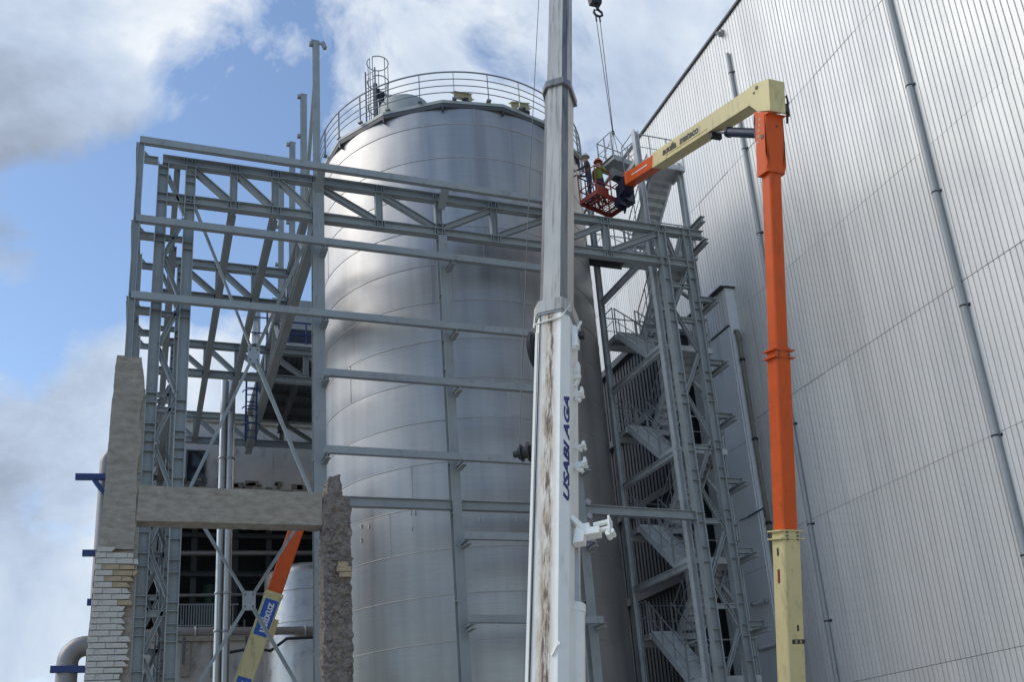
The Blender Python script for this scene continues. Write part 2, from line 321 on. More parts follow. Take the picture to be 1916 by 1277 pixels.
# ------------------------------------------------------------------ industrial hall
XW = 18.5
hall = thing('industrial_hall', 'very tall pale grey ribbed metal hall filling the right side', 'hall', (XW, 30, 0))
b = MB(); b.box((XW + 6.1, 34, 13.6), (12, 66, 27.2)); put('backing_wall', b, M['groove'], hall)
pitch, gr, dep = 1.0 / 6, 0.034, 0.032
def sheet(h):
    pts = []
    for k in range(6):
        y = k * pitch
        pts += [(0, y + gr), (0, y + pitch), (dep, y + pitch + .007), (dep, y + pitch + gr - .007)]
    pts.append((0, 1.0 + gr))
    mb = MB(); n = len(pts)
    vs = [(x, y, 0) for x, y in pts] + [(x, y, h) for x, y in pts] 
    mb.add(vs, [(i, n + i, n + i + 1, i + 1) for i in range(n - 1)])
    return mb.mesh('cladding_sheet')
rows = [(0.0, 4.2), (4.2, 9.0), (9.0, 12.95), (12.95, 16.9), (16.9, 21.95), (21.95, 27.35)]
for ri, (z0, z1) in enumerate(rows):
    me = sheet(z1 - z0 - .014); me.materials.append(M['clad'])
    y0 = 9.0
    while y0 < 49:
        o = obj('cladding_panel', me, None, hall, (-.006 * (ri % 2) - .062, y0 - 30, z0)); o.rotation_euler = (0, R(random.gauss(0, .05)), R(random.gauss(0, .06)))
        y0 += 1.0
b = MB(); b.box((XW - .02, 33, 27.40), (.2, 64, .1)); b.box((XW - .135, 33, 27.41), (.03, 64, .09)); put('roof_edge_trim', b, M['darkedge'], hall)
def downpipe(Y, z0, z1, r, couplings):
    b = MB(); b.rod((XW - .07 - r, Y, z0), (XW - .07 - r, Y, z1), r, 16)
    p = put('downpipe', b, M['zinc'], hall)
    for z in couplings:
        b = MB(); b.lathe([(r + .004, -.022), (r + .010, -.018), (r + .010, .018), (r + .004, .022)], (XW - .07 - r, Y, z), 16)
        b.box((XW - .045, Y - r - .03, z), (.09, .05, .07))
        put('pipe_clamp', b, M['black'], p)
downpipe(16.58, 0, 27.2, .085, [onX(u, v, XW - .2).z for u, v in ((1699, 160), (1747, 360), (1801, 572), (1862, 815), (1915, 1040))] + [24.8])
downpipe(23.82, 0, 26.0, .07, [onX(u, v, XW - .2).z for u, v in ((1367, 133), (1390, 278), (1418, 436), (1512, 982), (1545, 1163))] + [15, 12])
# wall lamp by the roof edge
b = MB(); c = onX(1350, 62, XW - .1); b.box(c + V((-.03, 0, 0)), (.14, .2, .16)); b.rod(c + V((-.1, 0, -.02)), c + V((-.22, -.05, -.1)), .07, 10); put('wall_lamp', b, M['galv'], hall)
# projecting clad box with a smooth lower skin
XB, YB0, YB1, ZB = 18.03, 25.77, 28.4, 17.75
b = MB(); b.box(((XB + XW) / 2 + .03, (YB0 + YB1) / 2, ZB / 2), (XW - XB - .02, YB1 - YB0, ZB)); bx = put('wall_box', b, M['flatpanel'], hall)
b = MB()
yy = YB0 + .06
while yy < YB1 - .1:
    b.box((XB + .015, yy + .075, ZB - .75), (.03, .13, 1.36)); yy += .165
put('ribbed_strip', b, M['clad'], bx)
b = MB(); b.box((XB - .03, (YB0 + YB1) / 2, ZB + .015), (.22, YB1 - YB0 + .1, .05)); b.box((XB + .24, YB0 - .04, ZB + .012), (.46, .1, .044)); b.box((XB - .035, (YB0 + YB1) / 2, ZB - 1.47), (.09, YB1 - YB0 + .06, .045)); put('cap_and_shadow_strip', b, M['darkedge'], bx)  # top caps, plus a dark lower strip painting the flashing's shadow line
for k in range(4):
    b = MB(); z1 = ZB - 1.5 - k * 4.1; z0 = max(0.02, z1 - 4.085)
    b.box((XB - .012, (YB0 + YB1) / 2, (z0 + z1) / 2), (.045, YB1 - YB0 - .02, z1 - z0)); put('smooth_panel', b, M['flatpanel'], bx)
M['brownpipe'] = mat('weathered_brown_pipe', (0.22, 0.195, 0.155), 0.6, 0, 0.2, 3, dirt=(.12, .10, .08), dscale=3, dstretch=(1, 1, .3))
b = MB(); xp, yp = XB + .22, YB0 - .12
b.rod((xp, yp, 0), (xp, yp, 15.75), .075, 12); b.tube([(xp, yp, 15.7), (xp, yp, 15.95), (xp, yp + .04, 16.05), (xp, yp + .16, 16.1)], .095, 12)
o = put('drain_pipe', b, M['brownpipe'], hall)
for z in (15.0, 12.2, 9.4, 6.6):
    b = MB(); b.lathe([(.09, -.05), (.1, -.04), (.1, .04), (.09, .05)], (xp, yp, z), 12); put('pipe_collar', b, M['black'], o)
# small wall lights on the box side
def tube_light(u0, v0, u1, v1, lab):
    a, c = onX(u0, v0, XB - .16), onX(u1, v1, XB - .16)
    t = thing('tube_light', lab, 'light', (XB - .05, a.y, a.z), 'tube lights on the pale wall box')
    b = MB(); b.rod(a, c, .045, 10); put('tube', b, M['whitetxt'], t)
    b = MB(); d = (c - a).normalized()
    for p in (a - d * .03, c + d * .03): b.box(p, (.12, .09, .12))
    b.bar(a + V((.1, 0, .03)), c + V((.1, 0, .03)), .08, .05); put('housing', b, M['galv'], t)
tube_light(1410, 1132, 1433, 1126, 'short tube light on the pale wall box left of the lift mast')
tube_light(1421, 1216, 1456, 1205, 'long tube light low on the pale wall box beside the cream mast')
b = MB(); a = onX(1400, 968, XB - .12); b.bar(a, a + V((0, -.9, .02)), .04, .05); b.box(a + V((0, -.9, -.12)), (.06, .05, .3)); b.bar(a + V((0, -.05, -.02)), a + V((0, .5, .02)), .03); put('wall_bracket', b, M['dark_steel'], hall)

# dark annex behind the stair; height and tone also stand in for hall shade
M['annex'] = mat('annex_shade_sheet', (0.06, 0.066, 0.078), 0.6, 0.1, 0.2, 2, dirt=(.035, .038, .045), dscale=1.5)
ax = thing('hall_shade_annex', 'dark sheet annex with floor bands, partly standing in for shade behind the stair tower', 'annex', (17.6, 36, 0))
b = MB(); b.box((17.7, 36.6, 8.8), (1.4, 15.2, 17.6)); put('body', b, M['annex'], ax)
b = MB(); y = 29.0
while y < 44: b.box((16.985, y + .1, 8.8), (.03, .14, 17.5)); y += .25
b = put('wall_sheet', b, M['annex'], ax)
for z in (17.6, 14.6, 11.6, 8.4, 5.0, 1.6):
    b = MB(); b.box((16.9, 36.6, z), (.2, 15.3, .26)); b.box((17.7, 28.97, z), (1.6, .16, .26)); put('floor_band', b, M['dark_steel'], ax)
# ------------------------------------------------------------------ storage silo
TX, TY, TR = 9.91, 29.8, 4.67
silo = thing('storage_silo', 'huge round stainless steel storage silo of stacked welded rings', 'silo', (TX, TY, 0))
NS = 128
zr = [0.0] + sorted(22.3 - 1.265 * k for k in range(0, 18)) + [23.1]
zr = [z for i, z in enumerate(zr) if i == 0 or z - zr[i - 1] > .05]
def rad(a, z):
    return TR + .005 * noise.noise((math.cos(a) * 3.2, math.sin(a) * 3.2, z * .35)) + .0022 * noise.noise((math.cos(a) * 9, math.sin(a) * 9, z * 1.7))
for i in range(len(zr) - 1):
    z0, z1 = zr[i], zr[i + 1]; b = MB(); k = 8; vs = []; fs = []
    for s in range(NS):
        a = 2 * math.pi * s / NS
        for j in range(k):
            t = j / (k - 1); z = z0 + (z1 - z0) * t
            r = rad(a, z) - .007 * (abs(2 * t - 1) ** 4)
            vs.append((r * math.cos(a), r * math.sin(a), z))
    for s in range(NS):
        for j in range(k - 1): fs.append((s * k + j, ((s + 1) % NS) * k + j, ((s + 1) % NS) * k + j + 1, s * k + j + 1))
    b.add(vs, fs, 0, True)
    sh = obj('shell_ring', b, M['shell'], silo)
    b = MB(); b.lathe([(TR - .006, -.012), (TR + .007, -.007), (TR + .007, .007), (TR - .006, .012)], (0, 0, z1), NS)
    for q in range(3):
        a = random.random() * 6.28 if q else R(-70 - (i % 4) * 14)
        b.bar((TR * math.cos(a), TR * math.sin(a), z0 + .02), (TR * math.cos(a), TR * math.sin(a), z1 - .02), .018, .018)
    obj('weld_seam', b, M['weld'], sh)
# small lifting lug pairs welded on the shell
b = MB()
for (u, v) in ((676, 986), (690, 986), (676, 1012), (768, 960), (776, 960), (770, 990), (896, 972), (904, 972), (965, 972), (985, 972)):
    rr = ray(u, v); best = None
    A = rr.x ** 2 + rr.y ** 2; B = -2 * (rr.x * TX + rr.y * TY); C = TX * TX + TY * TY - (TR + .01) ** 2
    D = B * B - 4 * A * C
    if D > 0:
        t = (-B - math.sqrt(D)) / (2 * A); p = EYE + rr * t; a = math.atan2(p.y - TY, p.x - TX)
        b.box(p - V((TX, TY, 0)), (.03, .03, .13), Matrix.Rotation(a, 3, 'Z'))
obj('lifting_lug', b, M['weld'], silo)
# fifteen-sided eave and shallow roof
NE = 15; RE = 4.80; a0 = R(-86.3)
ea = [a0 + 2 * math.pi * k / NE for k in range(NE)]
def ring(r, z): return [(r * math.cos(a), r * math.sin(a), z) for a in ea]
b = MB(); rr_ = [ring(4.60, 22.90), ring(4.62, 22.84), ring(RE - .015, 22.88), ring(RE, 23.02)]
for p, q in zip(rr_[:-1], rr_[1:]): b.add(p + q, [(k, (k + 1) % NE, NE + (k + 1) % NE, NE + k) for k in range(NE)])
for k in range(NE):
    a = ea[k]; b.box(((TR + .06) * math.cos(a), (TR + .06) * math.sin(a), 22.86), (.14, .05, .22), Matrix.Rotation(a, 3, 'Z'))
obj('eave_underside', b, M['darkedge'], silo)
b = MB(); rr_ = [ring(RE + .012, 23.02), ring(RE + .012, 23.13), ring(RE - .1, 23.15)]
for p, q in zip(rr_[:-1], rr_[1:]): b.add(p + q, [(k, (k + 1) % NE, NE + (k + 1) % NE, NE + k) for k in range(NE)])
obj('eave_edge', b, M['roofgrey'], silo)
b = MB(); pr_ = ring(RE - .1, 23.15); b.add(pr_ + [(0, 0, 24.15)], [(k, (k + 1) % NE, NE) for k in range(NE)]); obj('roof', b, M['roofgrey'], silo)
# guard rail
RR = 4.79
for k, (z, r) in enumerate(((23.42, .016), (23.68, .016), (23.94, .016), (24.22, .026))):
    b = MB(); b.tube([(RR * math.cos(2 * math.pi * i / 96), RR * math.sin(2 * math.pi * i / 96), z) for i in range(96)], r, 6, closed=True); obj('guard_rail', b, M['rail'], silo)
pm = MB(); pm.box((0, 0, .55), (.055, .02, 1.1)); pm.box((0, 0, .03), (.12, .14, .06)); pm = pm.mesh('rail_post'); pm.materials.append(M['rail'])
for k in range(27):
    a = R(-92.1 + 13.33 * k); o = obj('rail_post', pm, None, silo, (RR * math.cos(a), RR * math.sin(a), 23.13)); o.rotation_euler.z = a
# safety cage over the ladder head
cx_, cy_ = 6.62 - TX, 27.15 - TY
cage = MB()
ang = math.atan2(cy_, cx_)
def cp(t, z, r=.36): return (cx_ + r * math.cos(t), cy_ + r * math.sin(t), z)
arc = [ang - math.pi * .95 + math.pi * 1.9 * i / 20 - math.pi for i in range(21)]
for z in (23.9, 24.95, 25.75): cage.tube([cp(t, z) for t in arc], .018, 6)
for i in (0, 4, 8, 12, 16, 20): cage.tube([cp(arc[i], 23.1), cp(arc[i], 25.75)], .016, 6)
lc = obj('ladder_cage', cage, M['rail'], silo)
b = MB()
for s in (-.2, .2):
    x, y = cx_ + .42 * math.cos(ang) - s * math.sin(ang), cy_ + .42 * math.sin(ang) + s * math.cos(ang); b.bar((x, y, 22.9), (x, y, 25.2), .05, .02)
for i in range(8):
    z = 23.1 + i * .28
    b.rod((cx_ + .42 * math.cos(ang) + .2 * math.sin(ang), cy_ + .42 * math.sin(ang) - .2 * math.cos(ang), z), (cx_ + .42 * math.cos(ang) - .2 * math.sin(ang), cy_ + .42 * math.sin(ang) + .2 * math.cos(ang), z), .013, 6)
obj('ladder', b, M['rail'], silo)
b = MB(); b.box((cx_ - .05, cy_ + .2, 24.1), (.12, .1, 1.9)); b.box((cx_ + .16, cy_ + .25, 24.0), (.2, .1, 1.6)); b.box((cx_ + .02, cy_ + .3, 24.75), (.18, .16, .3)); b.rod((cx_ + .35, cy_ + .1, 23.75), (cx_ + .35, cy_ + .34, 23.8), .16, 12); b.tube([(cx_ + .2, cy_ + .1, 24.6), (cx_ + .5, cy_ + .1, 24.5), (cx_ + .55, cy_ + .1, 23.6)], .05, 8); obj('level_gauge', b, M['black'], silo)
# hatch dome and two davit beams
hx, hy = onY(760, 195, 27.0).x - TX, 27.2 - TY
b = MB(); b.lathe([(.88, 23.2), (.88, 23.98), (.85, 24.03), (.66, 24.16), (.35, 24.24), (0.001, 24.27)], (hx, hy, 0), 28); hd = obj('hatch_dome', b, M['roofgrey'], silo)
b = MB(); b.lathe([(.03, 0), (.05, .2), (.07, .22), (.06, .3), (.001, .33)], (hx - .5, hy - .1, 24.16), 10); b.lathe([(.03, 0), (.04, .12), (.05, .16), (.001, .18)], (hx - .12, hy - .2, 24.22), 10); obj('vent_cap', b, M['rail'], hd)
def davit(u, v, d):
    p = onY(u, v, TY - 4.2) - V((TX, TY, 0)); p.z = 23.55
    b = MB(); q = V((math.cos(d), math.sin(d), 0)); b.hbeam(p + q * -.25, p + q * .75 + V((0, 0, .50)), .2, .16, tw=.02, tf=.02)
    dv = obj('davit_beam', b, M['tan'], silo)
    b = MB(); b.box(p + q * .35 + V((0, 0, .02)), (.16, .2, .34)); b.rod(p + q * .55 + V((-.1, 0, .12)), p + q * .55 + V((.1, 0, .12)), .1, 12); obj('trolley', b, M['black'], dv)
davit(858, 186, R(35)); davit(965, 200, R(30))

# ------------------------------------------------------------------ steel frame
fr = thing('steel_frame', 'large grey painted steel frame of trusses and columns round the silo', 'steel frame', (4, 24, 0))
S = M['steel']
def H(name, p0, p1, h=.2, bw=.2, up=(0, 0, 1), stiff=(), par=fr, m=S, tw=.012, tf=.018):
    b = MB(); b.hbeam(p0, p1, h, bw, up, tw, tf, stiff); return put(name, b, m, par)
ZT, ZL = 18.45, 17.29
nodes = [.62, 1.77, 2.87, 3.98, 5.75, 7.5, 9.2, 11.05, 12.85, 14.77]
rowsY = [24, 29.25, 35.05, 42.0]
def node_stiff(xs, x0): return [x - x0 + d for x in xs for d in (-.14, -.07, .07, .14)]
for ri, Y in enumerate(rowsY):
    x0 = -.06; x1 = 16.3 if ri == 0 else (4.1 if ri == 1 else 8.0)
    xs = nodes if ri == 0 else (nodes[:4] if ri == 1 else nodes[:4] + [5.4, 6.9])
    st = node_stiff([x for x in xs if x0 + .3 < x < x1 - .3], x0) if ri == 0 else node_stiff(xs[1:4], x0)
    H('top_chord', (x0, Y, ZT), (x1, Y, ZT), .25, .24, stiff=st)
    H('bottom_chord', (x0, Y, ZL), (15.85 if ri == 0 else x1, Y, ZL), .25, .24, stiff=st)
    for i, x in enumerate(xs):
        if ri == 0 and i in (0, 3, 9): continue
        H('post', (x, Y, ZL + .13), (x, Y, ZT - .13), .2, .18, (1, 0, 0))
    for i in range(len(xs) - 1):
        l2r = xs[i] < 7.4 or ri > 0
        a = V((xs[i] + .1, Y, ZT - .16)) if l2r else V((xs[i] + .1, Y, ZL + .16))
        c = V((xs[i + 1] - .1, Y, ZL + .16)) if l2r else V((xs[i + 1] - .1, Y, ZT - .16))
        if (c - a).length > 3.2 and ri > 0 and i > 3: continue
        H('diagonal', a, c, .17, .16)
# columns in the front plane
def column(X, Y, z1, h, bw, up, stiff=(), z0=0.0):
    b = MB(); b.hbeam((X, Y, z0), (X, Y, z1), h, bw, up, .016, .022, [s - z0 for s in stiff]); b.box((X, Y, z0 + .015), (h + .2, bw + .2, .03)); return put('column', b, S, fr)
colstiff = [18.2, 17.98, 17.4, 17.16, 16.15, 15.95, 14.2, 13.98, 11.7, 11.45, 10.9, 10.7, 10.45, 10.2, 9.7, 8.75, 8.5, 8.2, 7.7, 7.4, 6.7, 6.5, 6.2, 6.0, 5.8, 5.0]
for ri, Y in enumerate(rowsY):
    column(-.03, Y, 18.33, .27, .25, (1, 0, 0), colstiff)
    column(.66, Y, 18.33, .27, .25, (1, 0, 0), [z - .15 for z in colstiff])
    # lacing between the pair
    zz = 18.0; flip = False
    while zz > 1 and ri < 3:
        z2 = zz - 1.15; a, c = ((.09, zz), (.54, z2)) if not flip else ((.54, zz), (.09, z2))
        H('lacing_bar', (a[0], Y, a[1]), (c[0], Y, c[1]), .1, .12); flip = not flip; zz = z2 - .12
    for z in (16.1, 13.9, 11.3, 9.0, 6.3, 3.0):
        H('batten', (.1, Y, z), (.52, Y, z), .14, .12)
zs = [17.45, 17.13, 15.2, 13.8, 12.9, 10.2, 8.8, 6.5]
column(4.03, 24.0, 18.33, .3, .31, (0, 1, 0), zs)
for x in (7.56, 11.08): column(x, 24.0, ZL - .13, .3, .25, (0, 1, 0), [z + .1 for z in zs])
rl = [16.66, 15.84, 15.6, 15.21, 13.48, 13.2, 12.77, 12.5, 11.24, 11.0, 10.41, 10.1, 9.13, 8.85, 8.12, 7.7, 6.68, 6.4, 5.81, 5.5, 4.8]
column(14.77, 24.0, 18.33, .26, .24, (1, 0, 0), rl); column(15.68, 24.0, 18.6, .26, .24, (1, 0, 0), [z + .12 for z in rl])
zz = 17.0; flip = False
while zz > 1:
    z2 = zz - 1.3; a, c = ((14.9, zz), (15.55, z2)) if flip else ((15.55, zz), (14.9, z2))
    H('lacing_bar', (a[0], 24.0, a[1]), (c[0], 24.0, c[1]), .1, .12); flip = not flip; zz = z2 - .1
for z in (16.5, 15.3, 11.15, 8.9, 6.45, 3.9): H('batten', (14.9, 24.0, z), (15.55, 24.0, z), .14, .12)
H('diagonal', (14.95, 24, ZT - .16), (15.2, 24, ZL + .16), .12, .12); H('diagonal', (15.5, 24, ZT - .16), (15.2, 24, ZL + .16), .12, .12)
# stub brackets toward the hall
for z in (16.1, 13.95, 12.2, 10.15, 8.05, 5.95, 3.9):
    b = MB(); b.hbeam((15.82, 24.0, z), (16.35, 24.0, z), .16, .16, tw=.012, tf=.014); b.box((16.36, 24, z), (.02, .2, .22))
    sb = put('stub_bracket', b, S, fr)
    b = MB(); b.hbeam((16.22, 23.55, z - .2), (16.22, 24.5, z - .2), .14, .14); put('cleat', b, S, sb)
# girder end stub at the top right
H('girt_stub', (16.1, 23.5, 18.75), (16.1, 24.6, 18.75), .2, .18); H('girt_stub', (16.25, 23.7, 18.1), (16.25, 24.7, 18.1), .16, .16)
# girts on the camera side, on short brackets
YG = 23.4
girts = [(-.64, 10.9, 18.55, 18.5), (-.62, 10.95, 16.2, 16.15), (-.62, 10.95, 14.03, 14.02), (4.05, 10.95, 12.36, 12.33), (4.05, 10.95, 10.27, 10.23), (7.55, 11.15, 8.14, 8.14), (7.53, 11.15, 6.03, 5.98)]
for x0, x1, z0, z1 in girts:
    b = MB(); b.channel((x0, YG, z0), (x1, YG, z1), .19, .14, t=.012); gi = put('girt', b, S, fr)
    b = MB()
    for xx in (6.0, 9.3): 
        if x0 < xx: b = MB(); b.box((xx, YG - .076, (z0 + z1) / 2), (.012, .01, .18)); put('splice', b, S, gi)
    for X in (4.03, 7.56, 11.08):
        if x0 <= X + .1:
            z = (z0 + z1) / 2 - .13
            if z < 17: H('bracket', (X + .1, YG - .06, z - .02), (X + .1, 23.86, z - .02), .13, .14)
            else: H('bracket', (X, YG - .05, z - .02), (X, 23.9, z - .32), .16, .2)
H('tie_beam', (4.2, 24.0, 9.12), (7.43, 24.0, 9.12), .25, .2); H('tie_beam', (7.7, 24.0, 9.12), (10.95, 24.0, 9.12), .25, .2); H('tie_beam', (11.2, 24.0, 9.12), (14.63, 24.0, 9.05), .25, .2)
b = MB()
for dz in (.2, -.2): b.rod((11.3, 23.87, 9.12 + dz), (11.3, 23.93, 9.12 + dz), .09, 10)
put('gusset_plate', b, M['galv'], fr)
# corner posts on the left with struts back to the columns
for ri, Y in enumerate([23.42, 29.0, 34.8]):
    H('corner_post', (-.6, Y, 0), (-.6, Y, 18.45), .16, .16, (1, 0, 0))
    for z in (18.25, 15.95, 13.82, 11.6, 9.5, 7.2, 5.0):
        H('strut', (-.52, Y + .35, z), (-.17, Y + .35, z), .18, .14)
        b = MB(); b.add([(-.52, Y + .345, z + .09), (-.36, Y + .345, z + .09), (-.52, Y + .345, z + .27), (-.52, Y + .357, z + .09), (-.36, Y + .357, z + .09), (-.52, Y + .357, z + .27)], [(0, 1, 2), (5, 4, 3), (0, 3, 4, 1), (1, 4, 5, 2), (2, 5, 3, 0)])
        put('haunch_plate', b, S, fr)
for z in (18.55, 16.2, 14.03): H('side_girt', (-.66, 23.6, z), (-.66, 42, z), .16, .14)
for z in (18.45, 16.0, 11.3): H('eave_beam', (.32, 24.3, z - .02), (.32, 41.7, z - .02), .16, .16)
# purlins running back under the bottom chords
for x in (1.77, 2.87): H('purlin', (x, 24.14, ZL - .04), (x, 41.85, ZL - .04), .26, .2)
# truss in depth along the silo side
H('bottom_chord', (4.0, 24.2, 16.98), (4.0, 42.2, 16.98), .28, .28); H('top_chord', (4.0, 24.2, ZT + .1), (4.0, 42.2, ZT + .1), .22, .22)
yy = 24.3; k = 0
while yy < 41.5:
    y2 = yy + 1.45
    H('diagonal', (4.0, yy + .08, 17.12 if k % 2 else ZT - .02), (4.0, y2 - .08, ZT - .02 if k % 2 else 17.12), .12, .12)
    b = MB(); b.box((4.0, y2, 17.22), (.016, .5, .3)); put('gusset_plate', b, S, fr); yy = y2; k += 1
# slender mast columns carried above the truss line
for k, (Y, zt) in enumerate(((24.1, 23.35), (26.5, 23.35), (29.0, 23.35), (31.8, 23.35))):
    b = MB(); b.hbeam((4.03, Y, ZT + .25), (4.03, Y, zt), .19, .18, (0, 1, 0), .012, .016, [.8, 1.9, 3.0, 4.1]); mc = put('mast_column', b, S, fr)
    for z in (zt - .05, zt - 1.55, zt - 3.1):
        if k or z > zt - 1: b = MB(); b.box((3.88, Y, z), (.10, .12, .10)); put('cleat', b, S, mc)
    b = MB(); b.box((4.03, Y, zt + .01), (.20, .20, .02)); put('cap_plate', b, S, mc)
H('mast_brace', (4.03, 24.3, 22.3), (4.03, 26.4, 18.8), .1, .1)
b = MB(); b.box((4.16, 24.0, 23.3), (.14, .05, .07)); b.box((4.24, 23.95, 23.2), (.09, .12, .22), Matrix.Rotation(R(-20), 3, 'Y')); b.box((4.0, 24.1, 23.42), (.24, .1, .06)); put('floodlight', b, M['galv'], fr)
# two X braces of paired angles with centre plates
def xbrace(x0, x1, zt, zb, cz):
    cxx = (x0 + x1) / 2; c = V((cxx, 23.96, cz))
    for (x, z) in ((x0, zt), (x1, zt), (x0, zb), (x1, zb)):
        p = V((x, 23.96, z)); d = (p - c).normalized(); b = MB()
        for s in (-1, 1): b.angle(c + d * .22 + V((0, s * .04, 0)), p, .075, up=(0, s, 0.01))
        put('brace', b, S, fr)
    b = MB(); b.box(c, (.30, .02, .46)); g_ = put('gusset_plate', b, M['galv'], fr)
    b = MB()
    for sx in (-.09, .09):
        for sz in (-.14, .14): b.rod(c + V((sx, -.02, sz)), c + V((sx, -.04, sz)), .022, 6)
    put('bolt', b, M['dark_steel'], g_)
xbrace(.80, 3.95, 17.1, 8.95, 12.95); xbrace(1.0, 3.72, 8.85, 4.2, 6.6)
H('tie_beam', (.8, 24.0, 8.6), (3.9, 24.0, 8.6), .2, .2)

# ------------------------------------------------------------------ tall tower stair
st = thing('stair_tower', 'grey steel zigzag stair tower squeezed between silo and hall', 'stair tower', (15.6, 26.3, 0))
GS = M['towersteel'] = mat('pale_grey_stair_steel', (0.54, 0.565, 0.57), 0.5, 0, 0.12, 2, dirt=(.26, .27, .27), dscale=3)
def TW(name, p0, p1, h=.16, bw=.16, up=(0, 0, 1)): return H(name, p0, p1, h, bw, up, (), st, GS)
for X, Y, zt in ((14.58, 28.15, 22.6), (14.72, 24.62, 22.65), (16.5, 25.05, 22.0), (16.65, 28.15, 22.0)): 
    TW('post', (X, Y, 0), (X, Y, zt), .17, .2, (1, 0, 0))
fl_z = [2.9 + 3.4 * k for k in range(6)]   # far landings: 2.9, 6.3 ... 19.9
def flight(x0, x1, pa, pb):
    """stair flight from (y, z) pa down/up to pb between x0 and x1"""
    (ya, za), (yb, zb) = pa, pb; f = MB(); d = V((0, yb - ya, zb - za)); 
    for x in (x0, x1):
        f.channel((x, ya, za), (x, yb, zb), .21, .06, t=.01)
    fo = put('flight', f, GS, st); n = 9; t = MB()
    for i in range(n):
        q = (i + .5) / n; hy_ = abs(d.y) / n; hz_ = abs(d.z) / n; t.box(((x0 + x1) / 2, ya + d.y * q, za + d.z * q + .02), (x1 - x0 - .06, hy_ + .03, .025)); t.box(((x0 + x1) / 2, ya + d.y * (q + (.5 if d.z * 1 > 0 else -.5) / n * 1), za + d.z * q + .02 + (hz_ / 2)), (x1 - x0 - .06, .012, hz_ - .03))
    put('tread', t, M['dark_steel'] if False else GS, fo)
    h = MB()
    for x in (x0, x1):
        for dz, r in ((1.0, .022), (.52, .014)): h.tube([(x, ya, za + dz), (x, yb, zb + dz)], r, 6)
        for i in range(4):
            q = i / 3; h.bar((x, ya + d.y * q, za + d.z * q + .08), (x, ya + d.y * q, za + d.z * q + 1.0), .03, .03)
    put('handrail', h, M['galv'], fo)
def landing(y0, y1, z, name='landing', side=None):
    b = MB(); b.box((15.6, (y0 + y1) / 2, z + .03), (1.8, abs(y1 - y0), .03)); 
    for y in (y0, y1): b.channel((14.68, y, z - .06), (16.52, y, z - .06), .18, .06)
    for x in (14.68, 15.6, 16.52): b.channel((x, y0, z - .07), (x, y1, z - .07), .16, .05)
    o = put(name, b, GS, st); h = MB()
    pts = [(14.68, y0), (14.68, y1), (16.52, y1), (16.52, y0)]
    for dz, r in ((1.05, .022), (.55, .014)): h.tube([(x, y, z + dz) for x, y in pts], r, 6)
    for (x, y) in pts + [(15.3, y1), (15.95, y1)]: h.bar((x, y, z), (x, y, z + 1.05), .03, .03)
    put('handrail', h, M['galv'], o)
for z in fl_z:
    landing(27.6, 28.35, z)
    flight(14.74, 15.52, (27.55, z), (25.6, z - 1.7))
    landing(25.55, 24.75, z - 1.7)
    if z > 3: flight(15.66, 16.46, (25.6, z - 1.7), (27.55, z - 3.4))
landing(25.55, 24.75, 21.6, 'top_landing'); flight(15.66, 16.46, (25.6, 21.6), (27.55, 19.9))
for z0, z1 in ((2.9, 6.3), (6.3, 9.7), (9.7, 13.1), (13.1, 16.5), (16.5, 19.9)):
    pass
    TW('brace', (16.62, 25.2, z0 + .1), (16.65, 28.0, z1 - .3), .12, .12)
    TW('beam', (14.66, 28.15, z1 - .2), (16.57, 28.15, z1 - .2), .18, .16); TW('beam', (14.7, 24.8, z1 - 1.9), (14.6, 28.05, z1 - 1.9), .18, .16); TW('beam', (16.56, 25.2, z1 - 1.9), (16.66, 28.05, z1 - 1.9), .18, .16)
# bridging walkway high between silo and tower, seen dark from below
b = MB(); b.box((14.6, 27.6, 19.6), (1.9, .9, .05)); 
for y in (27.15, 28.05): b.channel((13.7, y, 19.52), (15.5, y, 19.52), .2, .07)
put('walkway', b, M['dark_steel'], st)

# ------------------------------------------------------------------ pieces on the roof behind the frame
dk = thing('roof_deck', 'dark sheet roof deck on beams beyond the left truss', 'roof', (6.2, 38.5, 18.6))
b = MB()
x = 4.15
while x < 9.0: b.box((x + .11, 38.9, 18.72), (.17, 7.4, .04)); b.box((x, 38.9, 18.75), (.07, 7.4, .03)); x += .22
put('deck_sheet', b, M['deck'], dk)
for y in (35.4, 36.7, 38.0, 39.3, 40.6, 41.9):
    b = MB(); b.channel((4.15, y, 18.54), (9.0, y, 18.54), .2, .08); put('roof_beam', b, M['dark_steel'], dk)
b = MB(); b.hbeam((5.3, 35.2, 17.9), (5.3, 42, 17.9), .2, .2); put('roof_beam', b, M['dark_steel'], dk)
bl = thing('blue_platform', 'dark blue railed machine platform on top of the roof deck', 'platform', (5.0, 36.5, 18.8))
b = MB(); b.box((5.2, 36.4, 19.05), (2.0, 1.6, .14)); put('floor', b, M['galv'], bl)
b = MB(); b.box((5.25, 36.6, 19.6), (1.7, 1.0, .75)); put('machine', b, M['navy'], bl)
b = MB()
for z in (19.5, 20.0): b.bar((4.2, 35.6, z), (6.2, 35.6, z), .05)
for x in (4.2, 4.85, 5.5, 6.15): b.bar((x, 35.6, 19.1), (x, 35.6, 20.0), .05)
put('railing', b, M['blue'], bl)
cb = thing('roof_cabinet', 'grey sheet metal cabinet standing above the blue platform', 'cabinet', (5.0, 38.5, 20.0))
b = MB(); b.box((5.3, 38.5, 21.2), (1.7, 1.4, 2.0)); put('housing', b, M['steel'], cb)
b = MB(); 
for k in range(4): b.box((4.8, 37.785, 20.6 + k * .12), (.6, .04, .05))
put('louvre', b, M['dark_steel'], cb)
for x in (4.6, 6.0):
    for y in (37.95, 39.05): part('leg', M['dark_steel'], cb, 'bar', (x, y, 18.77), (x, y, 20.2), .08)
